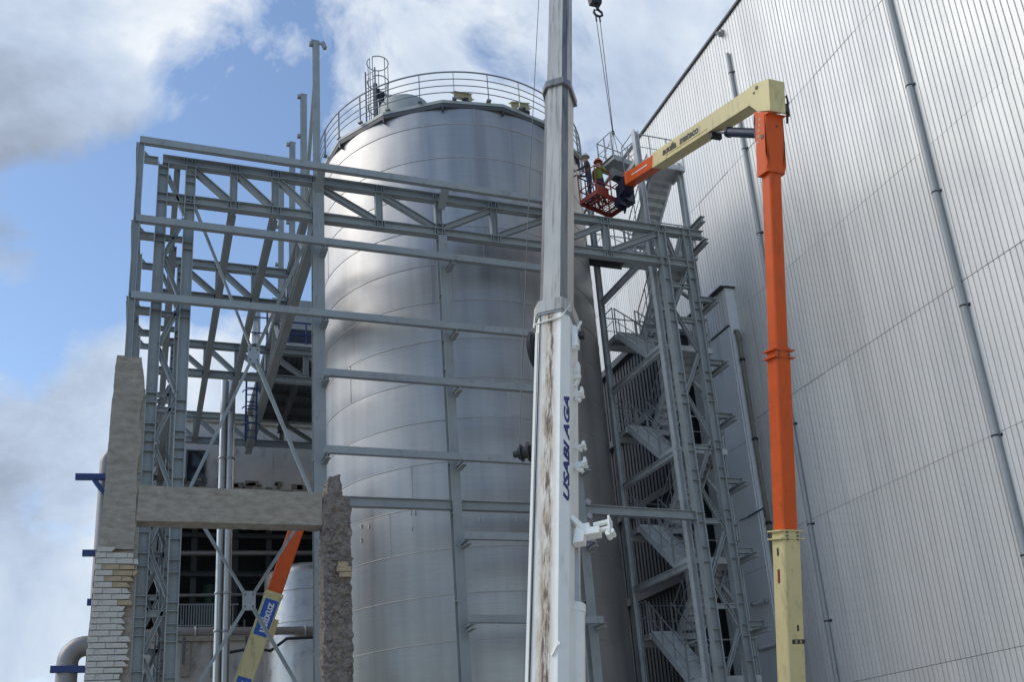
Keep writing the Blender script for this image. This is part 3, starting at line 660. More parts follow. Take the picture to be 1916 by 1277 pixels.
vs_ = thing('vent_stack', 'pale silver vent stack with dark rails seen through the left truss', 'stack', (3.0, 35.05, 18.57))
p = onY(477, 615, 35.05); b = MB(); b.lathe([(.2, 18.58), (.2, p.z + .7), (.15, p.z + .78), (.15, p.z + .9), (.001, p.z + 1.02)], (p.x, 35.05, 0), 20); put('pipe', b, M['pipe'], vs_)
b = MB()
for z in (p.z - .3, p.z + .35):
    b.bar((p.x - .25, 34.8, z), (p.x + .6, 34.8, z), .04)
b.bar((p.x + .42, 34.8, 18.6), (p.x + .42, 34.8, p.z + .6), .06); put('railing', b, M['blue'], vs_)
ld = thing('blue_ladder', 'blue caged ladder beside the two tall pipes behind the truss', 'ladder', (3.3, 37.5, 17))
q = onY(466, 770, 37.5); b = MB()
for dx in (-.12, .28): b.bar((q.x + dx, 37.5, q.z - 1.2), (q.x + dx, 37.5, q.z + 1.7), .07)
for k in range(10): b.bar((q.x - .12, 37.5, q.z - 1.1 + k * .3), (q.x + .28, 37.5, q.z - 1.1 + k * .3), .035)
put('rails', b, M['blue'], ld)
b = MB()
for k in range(4): b.tube([(q.x + .08 + .34 * math.cos(t), 37.5 - .34 * math.sin(t), q.z - .6 + k * .7) for t in [i * math.pi / 10 for i in range(11)]], .025, 6)
put('hoop', b, M['blue'], ld)

# ------------------------------------------------------------------ building behind
bd = thing('process_building', 'dirty white rendered building with a dark open storey behind the frame', 'building', (4, 44, 0))
WY = 44.0
b = MB(); b.box((2.2, WY + .2, 17.35), (6.2 + .02, .4, 3.1)); b.box((7.6, WY + .2, 17.35), (4.6, .4, 3.1)); put('upper_wall', b, M['plaster'], bd)
b = MB(); b.box((4.4, WY + .15, 18.98), (11, .5, .16)); b.box((4.4, WY + .1, 15.72), (11, .5, .18)); put('cornice', b, M['concrete'], bd)
b = MB()
for k in range(42):
    x = -.6 + random.random() * 9.5; b.box((x, WY - .03, 15.85 + random.random() * .35), (random.uniform(.1, .6), .05, random.uniform(.08, .3)))
put('broken_render', b, M['mortar'], bd)
wn = MB(); wn.box((1.95, WY - .01, 16.75), (.75, .05, 1.5)); wn = put('window', wn, M['glass'], bd)
b = MB(); 
for dx in (-.4, .4): b.box((1.95 + dx, WY - .03, 16.75), (.06, .08, 1.56))
for dz in (-.77, .77): b.box((1.95, WY - .03, 16.75 + dz), (.86, .08, .06))
put('frame', b, M['dark_steel'], wn)
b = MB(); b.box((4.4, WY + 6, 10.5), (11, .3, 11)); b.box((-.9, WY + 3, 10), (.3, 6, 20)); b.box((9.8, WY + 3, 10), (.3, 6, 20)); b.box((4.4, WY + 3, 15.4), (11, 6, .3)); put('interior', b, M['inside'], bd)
b = MB(); b.box((-1.07, WY + 3, 9.5), (.03, 6.2, 19)); put('side_wall', b, M['plaster'], bd)
b = MB(); b.box((4.4, WY + 2.9, 9.3), (11, 6.2, .5)); put('floor_slab', b, M['concrete'], bd)
for x in (2.1, 3.9, 5.4): b = MB(); b.hbeam((x, WY + 2.2, 9.5), (x, WY + 2.2, 15.3), .25, .25, (0, 1, 0)); put('inner_column', b, M['deepsteel'], bd)
for z in (12.4, 14.2): b = MB(); b.hbeam((.2, WY + 2.0, z), (8.6, WY + 2.0, z), .22, .2); put('inner_beam', b, M['deepsteel'], bd)
for z, r in ((13.2, .12), (11.3, .08)): b = MB(); b.rod((.2, WY + 1.5, z), (8.6, WY + 1.5, z + .15), r, 10); put('inner_pipe', b, M['duct'], bd)
b = MB(); b.box((2.9, WY + 3.5, 10.4), (1.3, 1.2, 1.8)); b.rod((2.9, WY + 3.4, 11.3), (2.9, WY + 3.4, 12.2), .3, 14); put('inner_machine', b, M['machine'], bd)
b = MB(); x = 1.35
while x < 3.7: b.bar((x, WY - .1, 9.55), (x, WY - .1, 10.6), .04); x += .105
for z in (9.7, 10.6): b.bar((.9, WY - .1, z), (3.9, WY - .1, z), .05)
put('railing', b, M['rail'], bd)
b = MB(); b.box((4.4, WY + .3, 8.1), (11, .5, 1.9)); put('lower_wall', b, M['plaster'], bd)
for x in (1.8, 3.0): b = MB(); b.box((x, WY - .06, 8.3), (.35, .2, 1.4)); put('pier', b, M['concrete'], bd)
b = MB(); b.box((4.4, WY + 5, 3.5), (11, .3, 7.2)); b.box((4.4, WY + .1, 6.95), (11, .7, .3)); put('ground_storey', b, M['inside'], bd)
b = MB(); b.box((-.5, 28.2, 6.2), (.72, 4.2, 12.4)); put('annex_wall', b, M['concrete'], bd)
# tall riser pipes, header pipe, small vessel
for i, (u, v, u2, v2, r) in enumerate(((428, 1277, 434, 710, .155), (411, 1277, 420, 712, .13))):
    p, q = onY(u, v, 38), onY(u2, v2, 38)
    t = thing('riser_pipe', ('thicker right-hand' if i == 0 else 'thinner left-hand') + ' stainless riser pipe of the upright pair behind the X brace', 'pipe', (q.x, 38, 0), 'stainless riser pipes')
    b = MB(); b.rod((q.x, 38, 0), (q.x, 38, q.z), r, 16); put('run', b, M['pipe'], t)
    b = MB()
    for z in (8.4, 9.8, 12.5, 15.1): b.lathe([(r, -.05), (r + .03, -.045), (r + .03, .045), (r, .05)], (q.x, 38, z), 16)
    put('coupling', b, M['galv'], t)
t = thing('header_pipe', 'horizontal grey header pipe crossing low behind the X brace', 'pipe', (4, 40, 8.6))
p, q = onY(335, 1182, 40), onY(600, 1182, 40); zc = (p.z + q.z) / 2
b = MB(); b.rod((p.x - 1, 40, zc), (q.x + 1.5, 40, zc), .16, 14); put('run', b, M['duct'], t)
for x in (p.x + .6, p.x + 1.9, q.x - .6, q.x + .3):
    b = MB(); b.lathe([(.16, -.04), (.2, -.035), (.2, .035), (.16, .04)], (0, 0, 0), 14); b.v = [(x + a_[2], 40 + a_[0], zc + a_[1]) for a_ in b.v]; put('flange', b, M['galv'], t)
for x in (p.x + .2, p.x + 2.5):
    b = MB(); b.bar((x, 40, zc - .2), (x, 40, zc - 1.2), .12); b.bar((x - .1, 40, zc), (x - .1, 40, zc + .45), .06); put('hanger', b, M['dark_steel'], t)
t = thing('small_vessel', 'small stainless vessel behind the orange and cream lift boom', 'vessel', (6.2, 41, 0))
p = onY(506, 1100, 40); b = MB(); rv = 1.9
b.lathe([(rv, 6.3), (rv, 11.2), (rv - .1, 11.45), (rv * .6, 11.75), (.001, 11.9)], (p.x + rv, 42.0, 0), 40); put('shell', b, M['pipe'], t)
b = MB()
for z in (9.2, 10.5): b.lathe([(rv, -.02), (rv + .02, -.01), (rv + .02, .01), (rv, .02)], (p.x + rv, 42.0, z), 40)
put('seam', b, M['weld'], t)
b = MB(); b.lathe([(rv + .15, 2.0), (rv + .15, 6.28)], (p.x + rv, 42.0, 0), 40); put('skirt', b, M['duct'], t)
b = MB(); p = onY(440, 1215, 39); b.tube([p + V((-.6, 0, -.2)), p + V((.6, 0, .0)), p + V((1.3, 0, -.1)), p + V((1.9, 0, .35)), p + V((3.2, 0, .4))], .06, 8); tag(put('black_hose', b, M['black'], None) if False else obj('sagging_hose', b, M['black']), 'black sagging hose line low behind the left lift boom', 'hose')

# ------------------------------------------------------------------ vent ducts on the far left
def vent_duct(lab, pts, r, brk, blabel):
    t = thing('vent_duct', lab, 'duct', pts[-1], 'bent vent ducts on the left edge')
    b = MB(); b.tube(pts, r, 18); put('bend', b, M['duct'], t)
    b = MB(); 
    for i in (0,):
        d = (V(pts[1]) - V(pts[0])).normalized(); b.rod(V(pts[0]) - d * .05, V(pts[0]) + d * .03, r + .05, 18)
    put('flange', b, M['galv'], t)
def elbow(c, r, xr, zt, zb, Y):
    # from inside right end to vertical drop
    pts = [(xr, Y, zt)]
    for i in range(9):
        a = math.pi / 2 * i / 8; pts.append((c + r - r * math.sin(a) if False else c + r * (1 - math.sin(a)), Y, zt - r * (1 - math.cos(a))))
    pts.append((c, Y, zb)); return pts
p = onY(197, 900, 26.8)
vent_duct('upper bent vent duct dropping beside the concrete pillar', elbow(p.x + .0, .32, -.62, 11.15, 7.2, 26.8), .165, None, None)
p = onY(128, 1240, 25.2)
vent_duct('lower fat bent vent duct above the bottom left corner', elbow(p.x - .02, .38, -.95, 5.80, 1.0, 25.2), .235, None, None)
def wall_bracket(u0, u1, v, Y, drop, lab):
    a, c = onY(u0, v, Y), onY(u1, v, Y); t = thing('wall_bracket', lab, 'bracket', c, 'blue brackets on the left edge')
    part('arm', M['blue'], t, 'bar', (a.x, Y, a.z), (c.x + .25, Y, c.z), .14, .15)
    if drop: part('strut', M['blue'], t, 'bar', (a.x + .45, Y, a.z - .06), (c.x + .1, Y, c.z - drop), .11, .12)
    b = MB(); b.box((c.x + .2, Y, c.z - drop / 2), (.03, .2, drop + .3)); put('wall_plate', b, M['blue'], t)
wall_bracket(141, 206, 893, 26.4, .75, 'large blue triangular bracket under the upper bent duct')
wall_bracket(154, 185, 1036, 26.4, .3, 'short blue bracket level with the top of the brick facing')
wall_bracket(163, 180, 1128, 26.4, 0, 'tiny blue bracket stub beside the brick facing')
wall_bracket(94, 168, 1254, 25.0, 0, 'blue bracket arm under the lower fat duct')

# ------------------------------------------------------------------ ruined concrete frame
cf = thing('concrete_frame', 'ruined bare concrete portal with brick facing left standing', 'ruin', (1.5, 20.8, 0))
def rough(x0, x1, y0, y1, z0, z1, m, name, amp=.03, res=.085, fq=2.2, shape=None, soft=True):
    """box skin with uneven surfaces; shape(p)->p reshapes the block"""
    bm = bmesh.new(); bmesh.ops.create_cube(bm, size=1.0)
    for v in bm.verts: v.co = V((x0 + (v.co.x + .5) * (x1 - x0), y0 + (v.co.y + .5) * (y1 - y0), z0 + (v.co.z + .5) * (z1 - z0)))
    for ax, ln in ((0, x1 - x0), (1, y1 - y0), (2, z1 - z0)):
        n = max(1, int(ln / res)); o0 = (x0, y0, z0)[ax]
        for k in range(1, n):
            no = V((0, 0, 0)); no[ax] = 1; co = V((x0, y0, z0)); co[ax] = o0 + ln * k / n
            bmesh.ops.bisect_plane(bm, geom=bm.verts[:] + bm.edges[:] + bm.faces[:], plane_co=co, plane_no=no)
    bm.normal_update()
    nn = {v.index: v.normal.copy() for v in bm.verts}
    for v in bm.verts:
        p = v.co.copy(); n_ = v.normal
        if shape: v.co = shape(p)
        ds, pts_ = noise.voronoi(V((p.x * 5.5, p.y * 5.5, p.z * 9)) + noise.noise_vector(p * 3) * .5)
        d = noise.noise(p * 1.3) * amp * .5 + noise.cell(pts_[0] * 3.7) * amp * .75 - max(0, .12 - (ds[1] - ds[0])) / .12 * amp * .45
        if soft: d = noise.noise(p * 1.5) * amp * .6 + noise.noise(V((p.x * 2, p.y * 2, p.z * 24))) * amp * .22 + min(0, noise.cell(pts_[0] * 3.7) + .45) * amp * 1.1
        v.co += n_ * d
    me = bpy.data.meshes.new(name); bm.to_mesh(me); bm.free()
    for pl in me.polygons: pl.use_smooth = False
    me.materials.append(m)
    me.transform(Matrix.Translation(-cf.location))
    return obj(name, me, None, cf)
def lean(p):
    # left pillar widens a touch downward, rounded broken top
    k = (11.05 - p.z); q = p.copy()
    if p.x < -.45: q.x -= k * .018
    if p.z > 10.8: q.x = -.48 + (q.x + .48) * (1 - (p.z - 10.8) * .35)
    if p.x > -.3 and p.z > 8.2: q.x += .03 * math.sin(p.z * 5)
    return q
rough(-.76, -.2, 20.5, 21.05, 6.9, 11.05, M['concrete'], 'pillar', .022, res=.07, shape=lean)
rough(-.82, -.16, 20.56, 21.05, 0, 6.89, M['concrete'], 'pillar_base', .03, res=.13, shape=lean)
rough(-.18, 3.5, 20.5, 21.0, 7.49, 8.22, M['concrete'], 'beam', .026, res=.07)
def nub(p):
    q = p.copy()
    if p.z > 8.12:
        t = (p.z - 8.12) / .5; q.x = 3.76 + (p.x - 3.8) * max(.25, .62 - .25 * t * t)
    return q
rough(3.5, 4.10, 20.46, 21.0, 0, 8.60, M['mortar'], 'pillar', .042, res=.055, shape=nub, soft=False)
# clods of mortar left on the right pillar
for k in range(60):
    z = random.uniform(3.9, 8.2); x = random.uniform(3.55, 4.05); r = random.uniform(.04, .11)
    c = V((x, 20.44, z)); n = 7; vs = [c + V((r * 1.3 * math.cos(i * 6.283 / n) * random.uniform(.7, 1.2), random.uniform(-.02, .03), r * math.sin(i * 6.283 / n) * random.uniform(.6, 1.1))) for i in range(n)] + [c + V((0, -.04, r * .5))]
    b = MB(); b.add(vs, [(i, (i + 1) % n, n) for i in range(n)]); put('mortar_clod', b, M['mortar'], cf)
# brick facing
edge = [275, 460, 500, 460, 480, 455, 420, 415, 420, 440, 370, 365, 360, 360, 358, 420, 396, 402, 412, 388, 356, 342, 336, 332, 326, 318, 312, 305]
rowh = .1165; zt = 6.93
brick_meshes = {}
for i in range(36):
    z1 = zt - i * rowh; xl = -.855 - i * .003 - (.02 if i % 2 else 0)
    e = edge[i] if i < len(edge) else 300 + (i * 37) % 40
    xr = onY(160 + e / 4.97, 1030 + i * 9.8, 20.44).x
    x = xl; first = True
    while x < xr - .03:
        wd = (random.uniform(.12, .2) if (i % 2 and first) else random.uniform(.30, .38)); first = False
        x1 = min(x + wd, xr); 
        if xr - x1 < .04: x1 = xr
        b = MB(); hh = rowh - random.uniform(.009, .015); y0 = random.uniform(-.008, .008); w_ = x1 - x - .003; c = .006
        # brick with a chipped, slightly rounded face
        hx, hz = w_ / 2, hh / 2; j = lambda: random.uniform(-.003, .003)
        vs = [(-hx, .06, -hz), (hx, .06, -hz), (hx, .06, hz), (-hx, .06, hz), (-hx, -.05, -hz), (hx, -.05, -hz), (hx, -.05, hz), (-hx, -.05, hz),
              (-hx + c + j(), -.06, -hz + c + j()), (hx - c + j(), -.06, -hz + c + j()), (hx - c + j(), -.06, hz - c + j()), (-hx + c + j(), -.06, hz - c + j())]
        b.add(vs, [(0, 1, 5, 4), (1, 2, 6, 5), (2, 3, 7, 6), (3, 0, 4, 7), (4, 5, 9, 8), (5, 6, 10, 9), (6, 7, 11, 10), (7, 4, 8, 11), (8, 9, 10, 11)])
        if x1 >= xr - .001:
            sl1, sl2 = random.uniform(-.05, .05), random.uniform(-.02, .04)
            vs = [(q[0] + (sl1 * (q[2] / hz) - abs(sl2) if q[0] > 0 else 0), q[1], q[2] * (random.uniform(.8, 1) if q[0] > 0 else 1)) for q in vs]; b.v = [tuple(q) for q in vs]
        raw = (3 <= i <= 6 and x1 > -.45) or (x1 >= xr - .001 and i in (9, 25, 26))
        o = obj('brick', b, M['rawbrick'] if raw else M['brick'], cf, V(((x + x1) / 2, 20.47 + y0, z1 - rowh / 2)) - cf.location)
        if raw: o['label'] = 'bare tan brick'
        x = x1
for (dx, dz, wd) in ((0, 0, .3), (.06, -.115, .26), (-.05, .1, .2)):
    b = MB(); b.box((0, 0, 0), (wd, .1, .1)); o = obj('brick', b, M['rawbrick'], cf, V((3.92 + dx * .5, 20.40, 6.52 + dz)) - cf.location); o['label'] = 'bare brick left in the right pillar'


# ------------------------------------------------------------------ mobile crane boom
A0 = onY(1030, 1277, 15.5); TIP = V((14.67, 26.0, 43.5)); bd_ = (TIP - A0).normalized()
FOOT = A0 - bd_ * 2.2
nh = (V((0, 0, 1)) - bd_ * bd_.z).normalized()           # normal of the boom's upper face, which looks back to the camera
sx_ = nh.cross(bd_).normalized()                          # to the right
if sx_.dot(V((1, 0, 0))) < 0: sx_ = -sx_
cr = thing('mobile_crane', 'white mobile crane boom with blue lettering and a rusty underside track', 'crane', FOOT)
def cw(x, n, l): return FOOT + sx_ * x + nh * n + bd_ * l
def along(v):
    # length along the boom at which its image row is v
    lo, hi = 0., 60.
    for _ in range(50):
        mid = (lo + hi) / 2; p = FOOT + bd_ * mid - EYE
        x = [sum(CM[r][c] * p[r] for r in range(3)) for c in range(3)]
        if CY + F * x[1] / x[2] > v: lo = mid
        else: hi = mid
    return lo
def depth(l):
    p = FOOT + bd_ * l - EYE; return sum(CM[r][2] * p[r] for r in range(3))
Lc1, Lc2 = along(585), along(170)
W1 = 68 * depth(along(700)) / F; W2 = 53 * depth(along(540)) / F
cmx = Matrix(((sx_.x, nh.x, bd_.x, 0), (sx_.y, nh.y, bd_.y, 0), (sx_.z, nh.z, bd_.z, 0), (0, 0, 0, 1)))
def boom_part(name, b, m, l=0, par=None):
    # built in boom space: x across, y belly side, z along
    o = obj(name, b, m, par or cr)
    if par is None: o.matrix_basis = cmx
    return o
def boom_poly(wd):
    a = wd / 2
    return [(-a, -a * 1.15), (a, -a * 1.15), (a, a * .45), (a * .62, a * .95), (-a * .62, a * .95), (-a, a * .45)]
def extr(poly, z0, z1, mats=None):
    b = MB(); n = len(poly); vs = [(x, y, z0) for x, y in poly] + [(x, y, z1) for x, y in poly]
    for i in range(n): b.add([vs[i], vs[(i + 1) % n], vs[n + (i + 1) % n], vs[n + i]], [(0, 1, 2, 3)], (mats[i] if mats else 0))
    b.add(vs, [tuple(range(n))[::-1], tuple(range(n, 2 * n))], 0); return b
base = boom_part('base_section', extr(boom_poly(W1), 0, Lc1), M['belly'])
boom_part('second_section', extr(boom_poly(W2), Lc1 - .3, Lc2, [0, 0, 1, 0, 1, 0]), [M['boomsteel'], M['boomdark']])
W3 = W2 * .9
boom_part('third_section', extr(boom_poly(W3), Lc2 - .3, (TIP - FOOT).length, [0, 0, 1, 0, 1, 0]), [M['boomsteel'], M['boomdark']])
def collar(wd, l, th, m, thick):
    b = MB(); p = boom_poly(wd * 1.02); q = boom_poly(wd * (1.02 + thick)); n = len(p)
    for z0, z1 in ((l - th, l),):
        vs = [(x, y, z0) for x, y in q] + [(x, y, z1) for x, y in q] + [(x, y, z1) for x, y in p] + [(x, y, z0) for x, y in p]
        for i in range(n):
            j = (i + 1) % n
            b.add([vs[i], vs[j], vs[n + j], vs[n + i], vs[2 * n + i], vs[2 * n + j], vs[3 * n + i], vs[3 * n + j]], [(0, 1, 2, 3), (3, 2, 5, 4), (0, 6, 7, 1)])
    return boom_part('collar', b, m)
collar(W1, Lc1 + .02, .34, M['boomsteel'], .12); collar(W1, Lc1 - .3, .07, M['galv'], .07)
collar(W2, Lc2 + .02, .26, M['boomdark'], .22)
# wear of base section: side rail, guide bar, lacing bolts
b = MB(); a = W1 / 2
b.tube([(-a * .9, a * 1.02, Lc1 - .62), (a * .7, a * 1.04, Lc1 - .56)], .022, 8); b.tube([(a * .7, a * 1.04, Lc1 - .56), (a * 1.02, a * .6, Lc1 - .1)], .018, 8); b.tube([(-a * 1.02, a * .8, Lc1 - .62), (-a * 1.04, a * .5, Lc1 - .1)], .02, 8)
boom_part('guard_bar', b, M['white'])
b = MB(); b.box((-a * .82, a * .82, Lc1 / 2 - .3), (.05, .05, Lc1 - 1.0)); boom_part('edge_strip', b, M['white'])
b = MB(); b.tube([(-a * .58, a * 1.0, Lc1 - .2), (-a * .66, a * .985, .1)], .012, 6); boom_part('cable', b, M['black'])
# text on the right flank, reading upward
me = None
l0, l1 = along(958), along(762); lc = (l0 + l1) / 2
e1, e2 = V((a * .62, a * .95)), V((a, a * .45)); em = (e1 * .30 + e2 * .70); eu = (sx_ * (e1.x - e2.x) + nh * (e1.y - e2.y)).normalized(); en = bd_.cross(eu).normalized()
t1 = text('USABI AGA', .175, cw(em.x, em.y, lc) + en * .006, bd_, eu, M['bluetxt'], cr, shear=.3, bold=.006, sx=(l1 - l0) / .87)
# reel, sheave and brackets
b = MB(); b.rod((-a - .02, -.05, along(645)), (-a - .16, -.05, along(645)), .36, 24); b.rod((-a - .06, -.05, along(645)), (-a - .12, -.05, along(645)), .40, 24); boom_part('side_sheave', b, M['black'])
lr = along(838); b = MB(); b.rod((-a - .02, 0, lr), (-a - .34, .0, lr), .12, 16); b.rod((-a - .10, 0, lr), (-a - .14, .0, lr), .2, 16); b.rod((-a - .3, 0, lr), (-a - .44, .0, lr), .07, 12); b.rod((-a - .26, 0, lr), (-a - .29, .0, lr), .17, 16); boom_part('cable_reel', b, M['black'])
def small_bracket(v, ln, h, pins=True):
    l = along(v); b = MB(); b.box((a + ln / 2, -a * .35, l), (ln, .08, h)); b.box((a + ln, -a * .35, l + .05), (.05, .12, h * 1.4)); b.box((a + ln * .5, -a * .35, l - h * .9), (ln * .7, .07, h * .5), Matrix.Rotation(R(30), 3, 'Y'))
    if pins: b.rod((a + ln, -a * .35 - .1, l), (a + ln, -a * .35 + .1, l), .035, 8)
    boom_part('bracket', b, M['white'])
for v, ln, h in ((700, .10, .3), (740, .17, .14), (838, .2, .06), (872, .22, .12)): small_bracket(v, ln, h)
l = along(640); b = MB(); b.rod((a + .04, 0, l + .3), (a + .04, .0, l - .35), .07, 10); b.bar((a + .06, 0, l + .1), (a + .2, 0, l + .42), .04); b.box((a + .08, 0, l - .1), (.12, .16, .4)); boom_part('latch', b, M['white'])
b = MB(); b.box((a + .2, -.02, l + .05), (.1, .12, .14)); boom_part('latch_block', b, M['black'])
l = along(1005); b = MB()
b.bar((a * .98, .05, l + .28), (a + .26, -.05, l - .02), .2, .09); b.box((a + .36, -.05, l - .02), (.3, .2, .14)); b.box((a + .26, -.05, l + .1), (.12, .16, .12))
for q in (.02, .16): b.rod((a + .38, -.08, l + q), (a + .68, -.08, l + q + .03), .05, 10)
b.box((a + .68, -.08, l + .08), (.035, .24, .34)); b.rod((a + .66, -.16, l - .1), (a + .66, .02, l - .1), .055, 10); b.rod((a + .73, -.16, l - .07), (a + .73, .02, l - .07), .045, 10)
b.prism([(-.1, -.18), (.1, -.18), (.13, .1), (-.02, .2)], (a + .12, -.12, l - .05), (a + .12, .06, l - .05), (0, 0, 1)); boom_part('jib_claw', b, M['white'])
l = along(1235); b = MB(); b.bar((a * .35, a * .97, l - .12), (a * .62, a * 1.0, l + .06), .05, .03); b.rod((a * .62, a * .94, l + .08), (a * .62, a * 1.04, l + .08), .045, 10); boom_part('pad_eye', b, M['white'])
# luffing cylinder beside the boom
b = MB(); lt = along(1128); b.rod((a * 1.02, -a * .65, -.6), (a * 1.02, -a * .65, lt), .145, 18); b.rod((a * 1.02, -a * .65, lt - .16), (a * 1.02, -a * .65, lt), .165, 18); cy = boom_part('luffing_cylinder', b, M['white'])
b = MB(); b.rod((a * 1.02, -a * .65, lt), (a * 1.02, -a * .65, along(1010)), .075, 14); boom_part('piston_rod', b, M['pipe'])
b = MB(); b.box((0, -.2, -.7), (W1 * 1.4, W1 * 1.6, .9)); boom_part('boom_heel', b, M['white'])
b = MB(); b.box((FOOT.x, FOOT.y - .2, .3), (2.6, 4.6, .55)); b.box((FOOT.x, FOOT.y - .2, .75), (2.2, 2.6, .5))
for sx in (-1, 1):
    for dy in (-1.6, 1.4): b.rod((FOOT.x + sx * 1.15, FOOT.y + dy, .5), (FOOT.x + sx * 1.45, FOOT.y + dy, .5), .5, 20)
put('carrier', b, M['white'], cr)
# hoist rope running to the left of the boom
b = MB(); p0 = cw(-a - .3, .1, along(838)); p1 = onY(1009, 0, 22); b.tube([p0, p0 + (p1 - p0) * .5 + V((-.05, 0, -.05)), p1 + (p1 - p0) * .35], .011, 5)
put('guide_wire', b, M['dark_steel'], cr)

# ------------------------------------------------------------------ hook block, slings and the hoisted platform
HX, HY = 14.64, 26.0
hz = onY(1118, 22, HY).z
hk = thing('hook_block', 'dark striped crane hook block hanging in the sky', 'hook', (HX, HY, hz))
def hp(u, v): p = onY(u, v, HY); return p
b = MB(); c = hp(1113, -2); b.prism([(-.2, -.35), (.2, -.35), (.26, .2), (.26, .8), (-.26, .8), (-.26, .2)], (c.x, HY - .13, c.z + .1), (c.x, HY + .13, c.z + .1)); put('cheek_plate', b, M['black'], hk)
b = MB()
for k in range(3): b.bar((c.x - .16 + k * .1, HY - .14, c.z - .1 + k * .16), (c.x + .08 + k * .08, HY - .14, c.z + .12 + k * .16), .012, .07, (0, 1, 0))
put('warning_stripe', b, M['whitetxt'], hk)
b = MB(); c2 = hp(1118, 18); b.rod(c2 + V((0, 0, .25)), c2, .06, 10)
b.tube([c2 + V((.04, 0, 0)), c2 + V((.16, 0, -.1)), c2 + V((.17, 0, -.22)), c2 + V((.05, 0, -.3)), c2 + V((-.1, 0, -.27)), c2 + V((-.17, 0, -.15)), c2 + V((-.12, 0, -.04))], .045, 8)
put('hook', b, M['black'], hk)
b = MB(); 
for dx in (-.12, 0, .12): b.rod((c.x + dx, HY, c.z + .5), (TIP.x - .1 + dx, HY, 43.5), .012, 5)
put('hoist_rope', b, M['dark_steel'], hk)
sl_ = thing('lifting_sling', 'twin sling legs dropping from the hook to the hoisted platform', 'sling', (HX, HY, hp(1147, 250).z))
mst = hp(1147, 248); b = MB()
for u in (-.10, .05): b.tube([c2 + V((u, 0, -.28)), c2 + V((u * .9, 0, -1.2)), mst + V((u * .15, 0, .02))], .014, 6)
put('upper_leg', b, M['dark_steel'], sl_)
b = MB()
for u in (-.10, .05): b = MB(); b.tube([c2 + V((u, 0, -.28)), c2 + V((u, 0, -.55))], .032, 8); put('ferrule', b, M['black'], sl_)
b = MB(); b.tube([mst + V((.05 * math.cos(t), 0, .08 * math.sin(t))) for t in [i * .63 for i in range(10)]], .018, 6, closed=True)
put('shackle', b, M['black'], sl_)
PC = V((14.72, 26.0, hp(1157, 312).z)); Rz = Matrix.Rotation(R(14), 3, 'Z')
def pw(x, y, z): return PC + Rz @ V((x * .78, y * .78, z * .95))
b = MB()
for x in (-.62, .62):
    for y in (-.42, .42): b.tube([mst, pw(x, y, .12)], .011, 5)
put('lower_leg', b, M['dark_steel'], sl_)
pf = thing('hoisted_platform', 'small galvanised railed platform hanging from the crane slings', 'platform', PC)
b = MB(); b.box(PC, (1.06, .78, .05), Rz)
for s in (-1, 1):
    b.channel(pw(-.72, .5 * s, -.04), pw(.72, .5 * s, -.04), .2, .07); b.channel(pw(.7 * s, -.5, -.045), pw(.7 * s, .5, -.045), .19, .06)
put('deck', b, M['galv'], pf)
b = MB(); pts = [(-.68, -.47), (-.68, .47), (.68, .47), (.68, -.47)]
for z, r in ((1.05, .02), (.55, .014)): b.tube([pw(x, y, z) for x, y in pts], r, 6)
for x, y in pts + [(-.25, .47), (.25, .47), (-.68, 0), (.68, 0)]: b.bar(pw(x, y, .06), pw(x, y, 1.05), .04, .04)
put('handrail', b, M['galv'], pf)

# ------------------------------------------------------------------ orange and cream boom lift at the right
XL = 14.02
bl_ = thing('boom_lift', 'tall orange and cream boom lift reaching over to the silo', 'boom lift', (XL, 20.9, 0), 'orange and cream boom lifts')
E = V((XL, 17.0, 17.3)); Fb = V((XL, 19.86, 3.6)); md = (Fb - E).normalized()
G0 = E + md * (E.z - 0.9) / -md.z
fn = md.cross(V((1, 0, 0))).normalized()      # front/back of mast in the YZ plane
if fn.y > 0: fn = -fn
def mast(l0, l1, wx, wy, name, m):
    b = MB(); p0, p1 = E + md * l0, E + md * l1; ch = .03; x, y = wx / 2, wy / 2
    b.prism([(-x + ch, -y), (x - ch, -y), (x, -y + ch), (x, y - ch), (x - ch, y), (-x + ch, y), (-x, y - ch), (-x, -y + ch)], p0, p1, fn); return put(name, b, m, bl_)
Lz = lambda z: (E.z - z) / -md.z
zc1, zc2 = 11.45, 7.22
mast(.55, Lz(zc1), .34, .36, 'fly_section', M['orange'])
mast(Lz(zc1) - .05, Lz(zc2), .40, .42, 'mid_section', M['orange'])
mast(Lz(zc2) - .02, Lz(.9), .46, .48, 'base_section', M['cream'])
for z, wx, m in ((zc1, .44, M['orange']), (zc2 + .02, .50, M['cream'])):
    b = MB(); 
    for dz in (0, .18):
        p = E + md * (Lz(z) + dz); q = p + md * .035
        b.prism([(-wx / 2 - .07, -wx / 2 - .02), (wx / 2 + .07, -wx / 2 - .02), (wx / 2 + .07, wx / 2 + .02), (-wx / 2 - .07, wx / 2 + .02)], p, q, fn)
    cl = put('wear_pad_flange', b, m, bl_); b = MB()
    for dx in (-.14, .14):
        for k in range(3): 
            p = E + md * (Lz(z) + .06 + k * .08) + V((dx, 0, 0)) + fn * (wx / 2 + .0); b.rod(p, p + fn * .03, .022, 8)
    put('bolt', b, M['dark_steel'], cl)
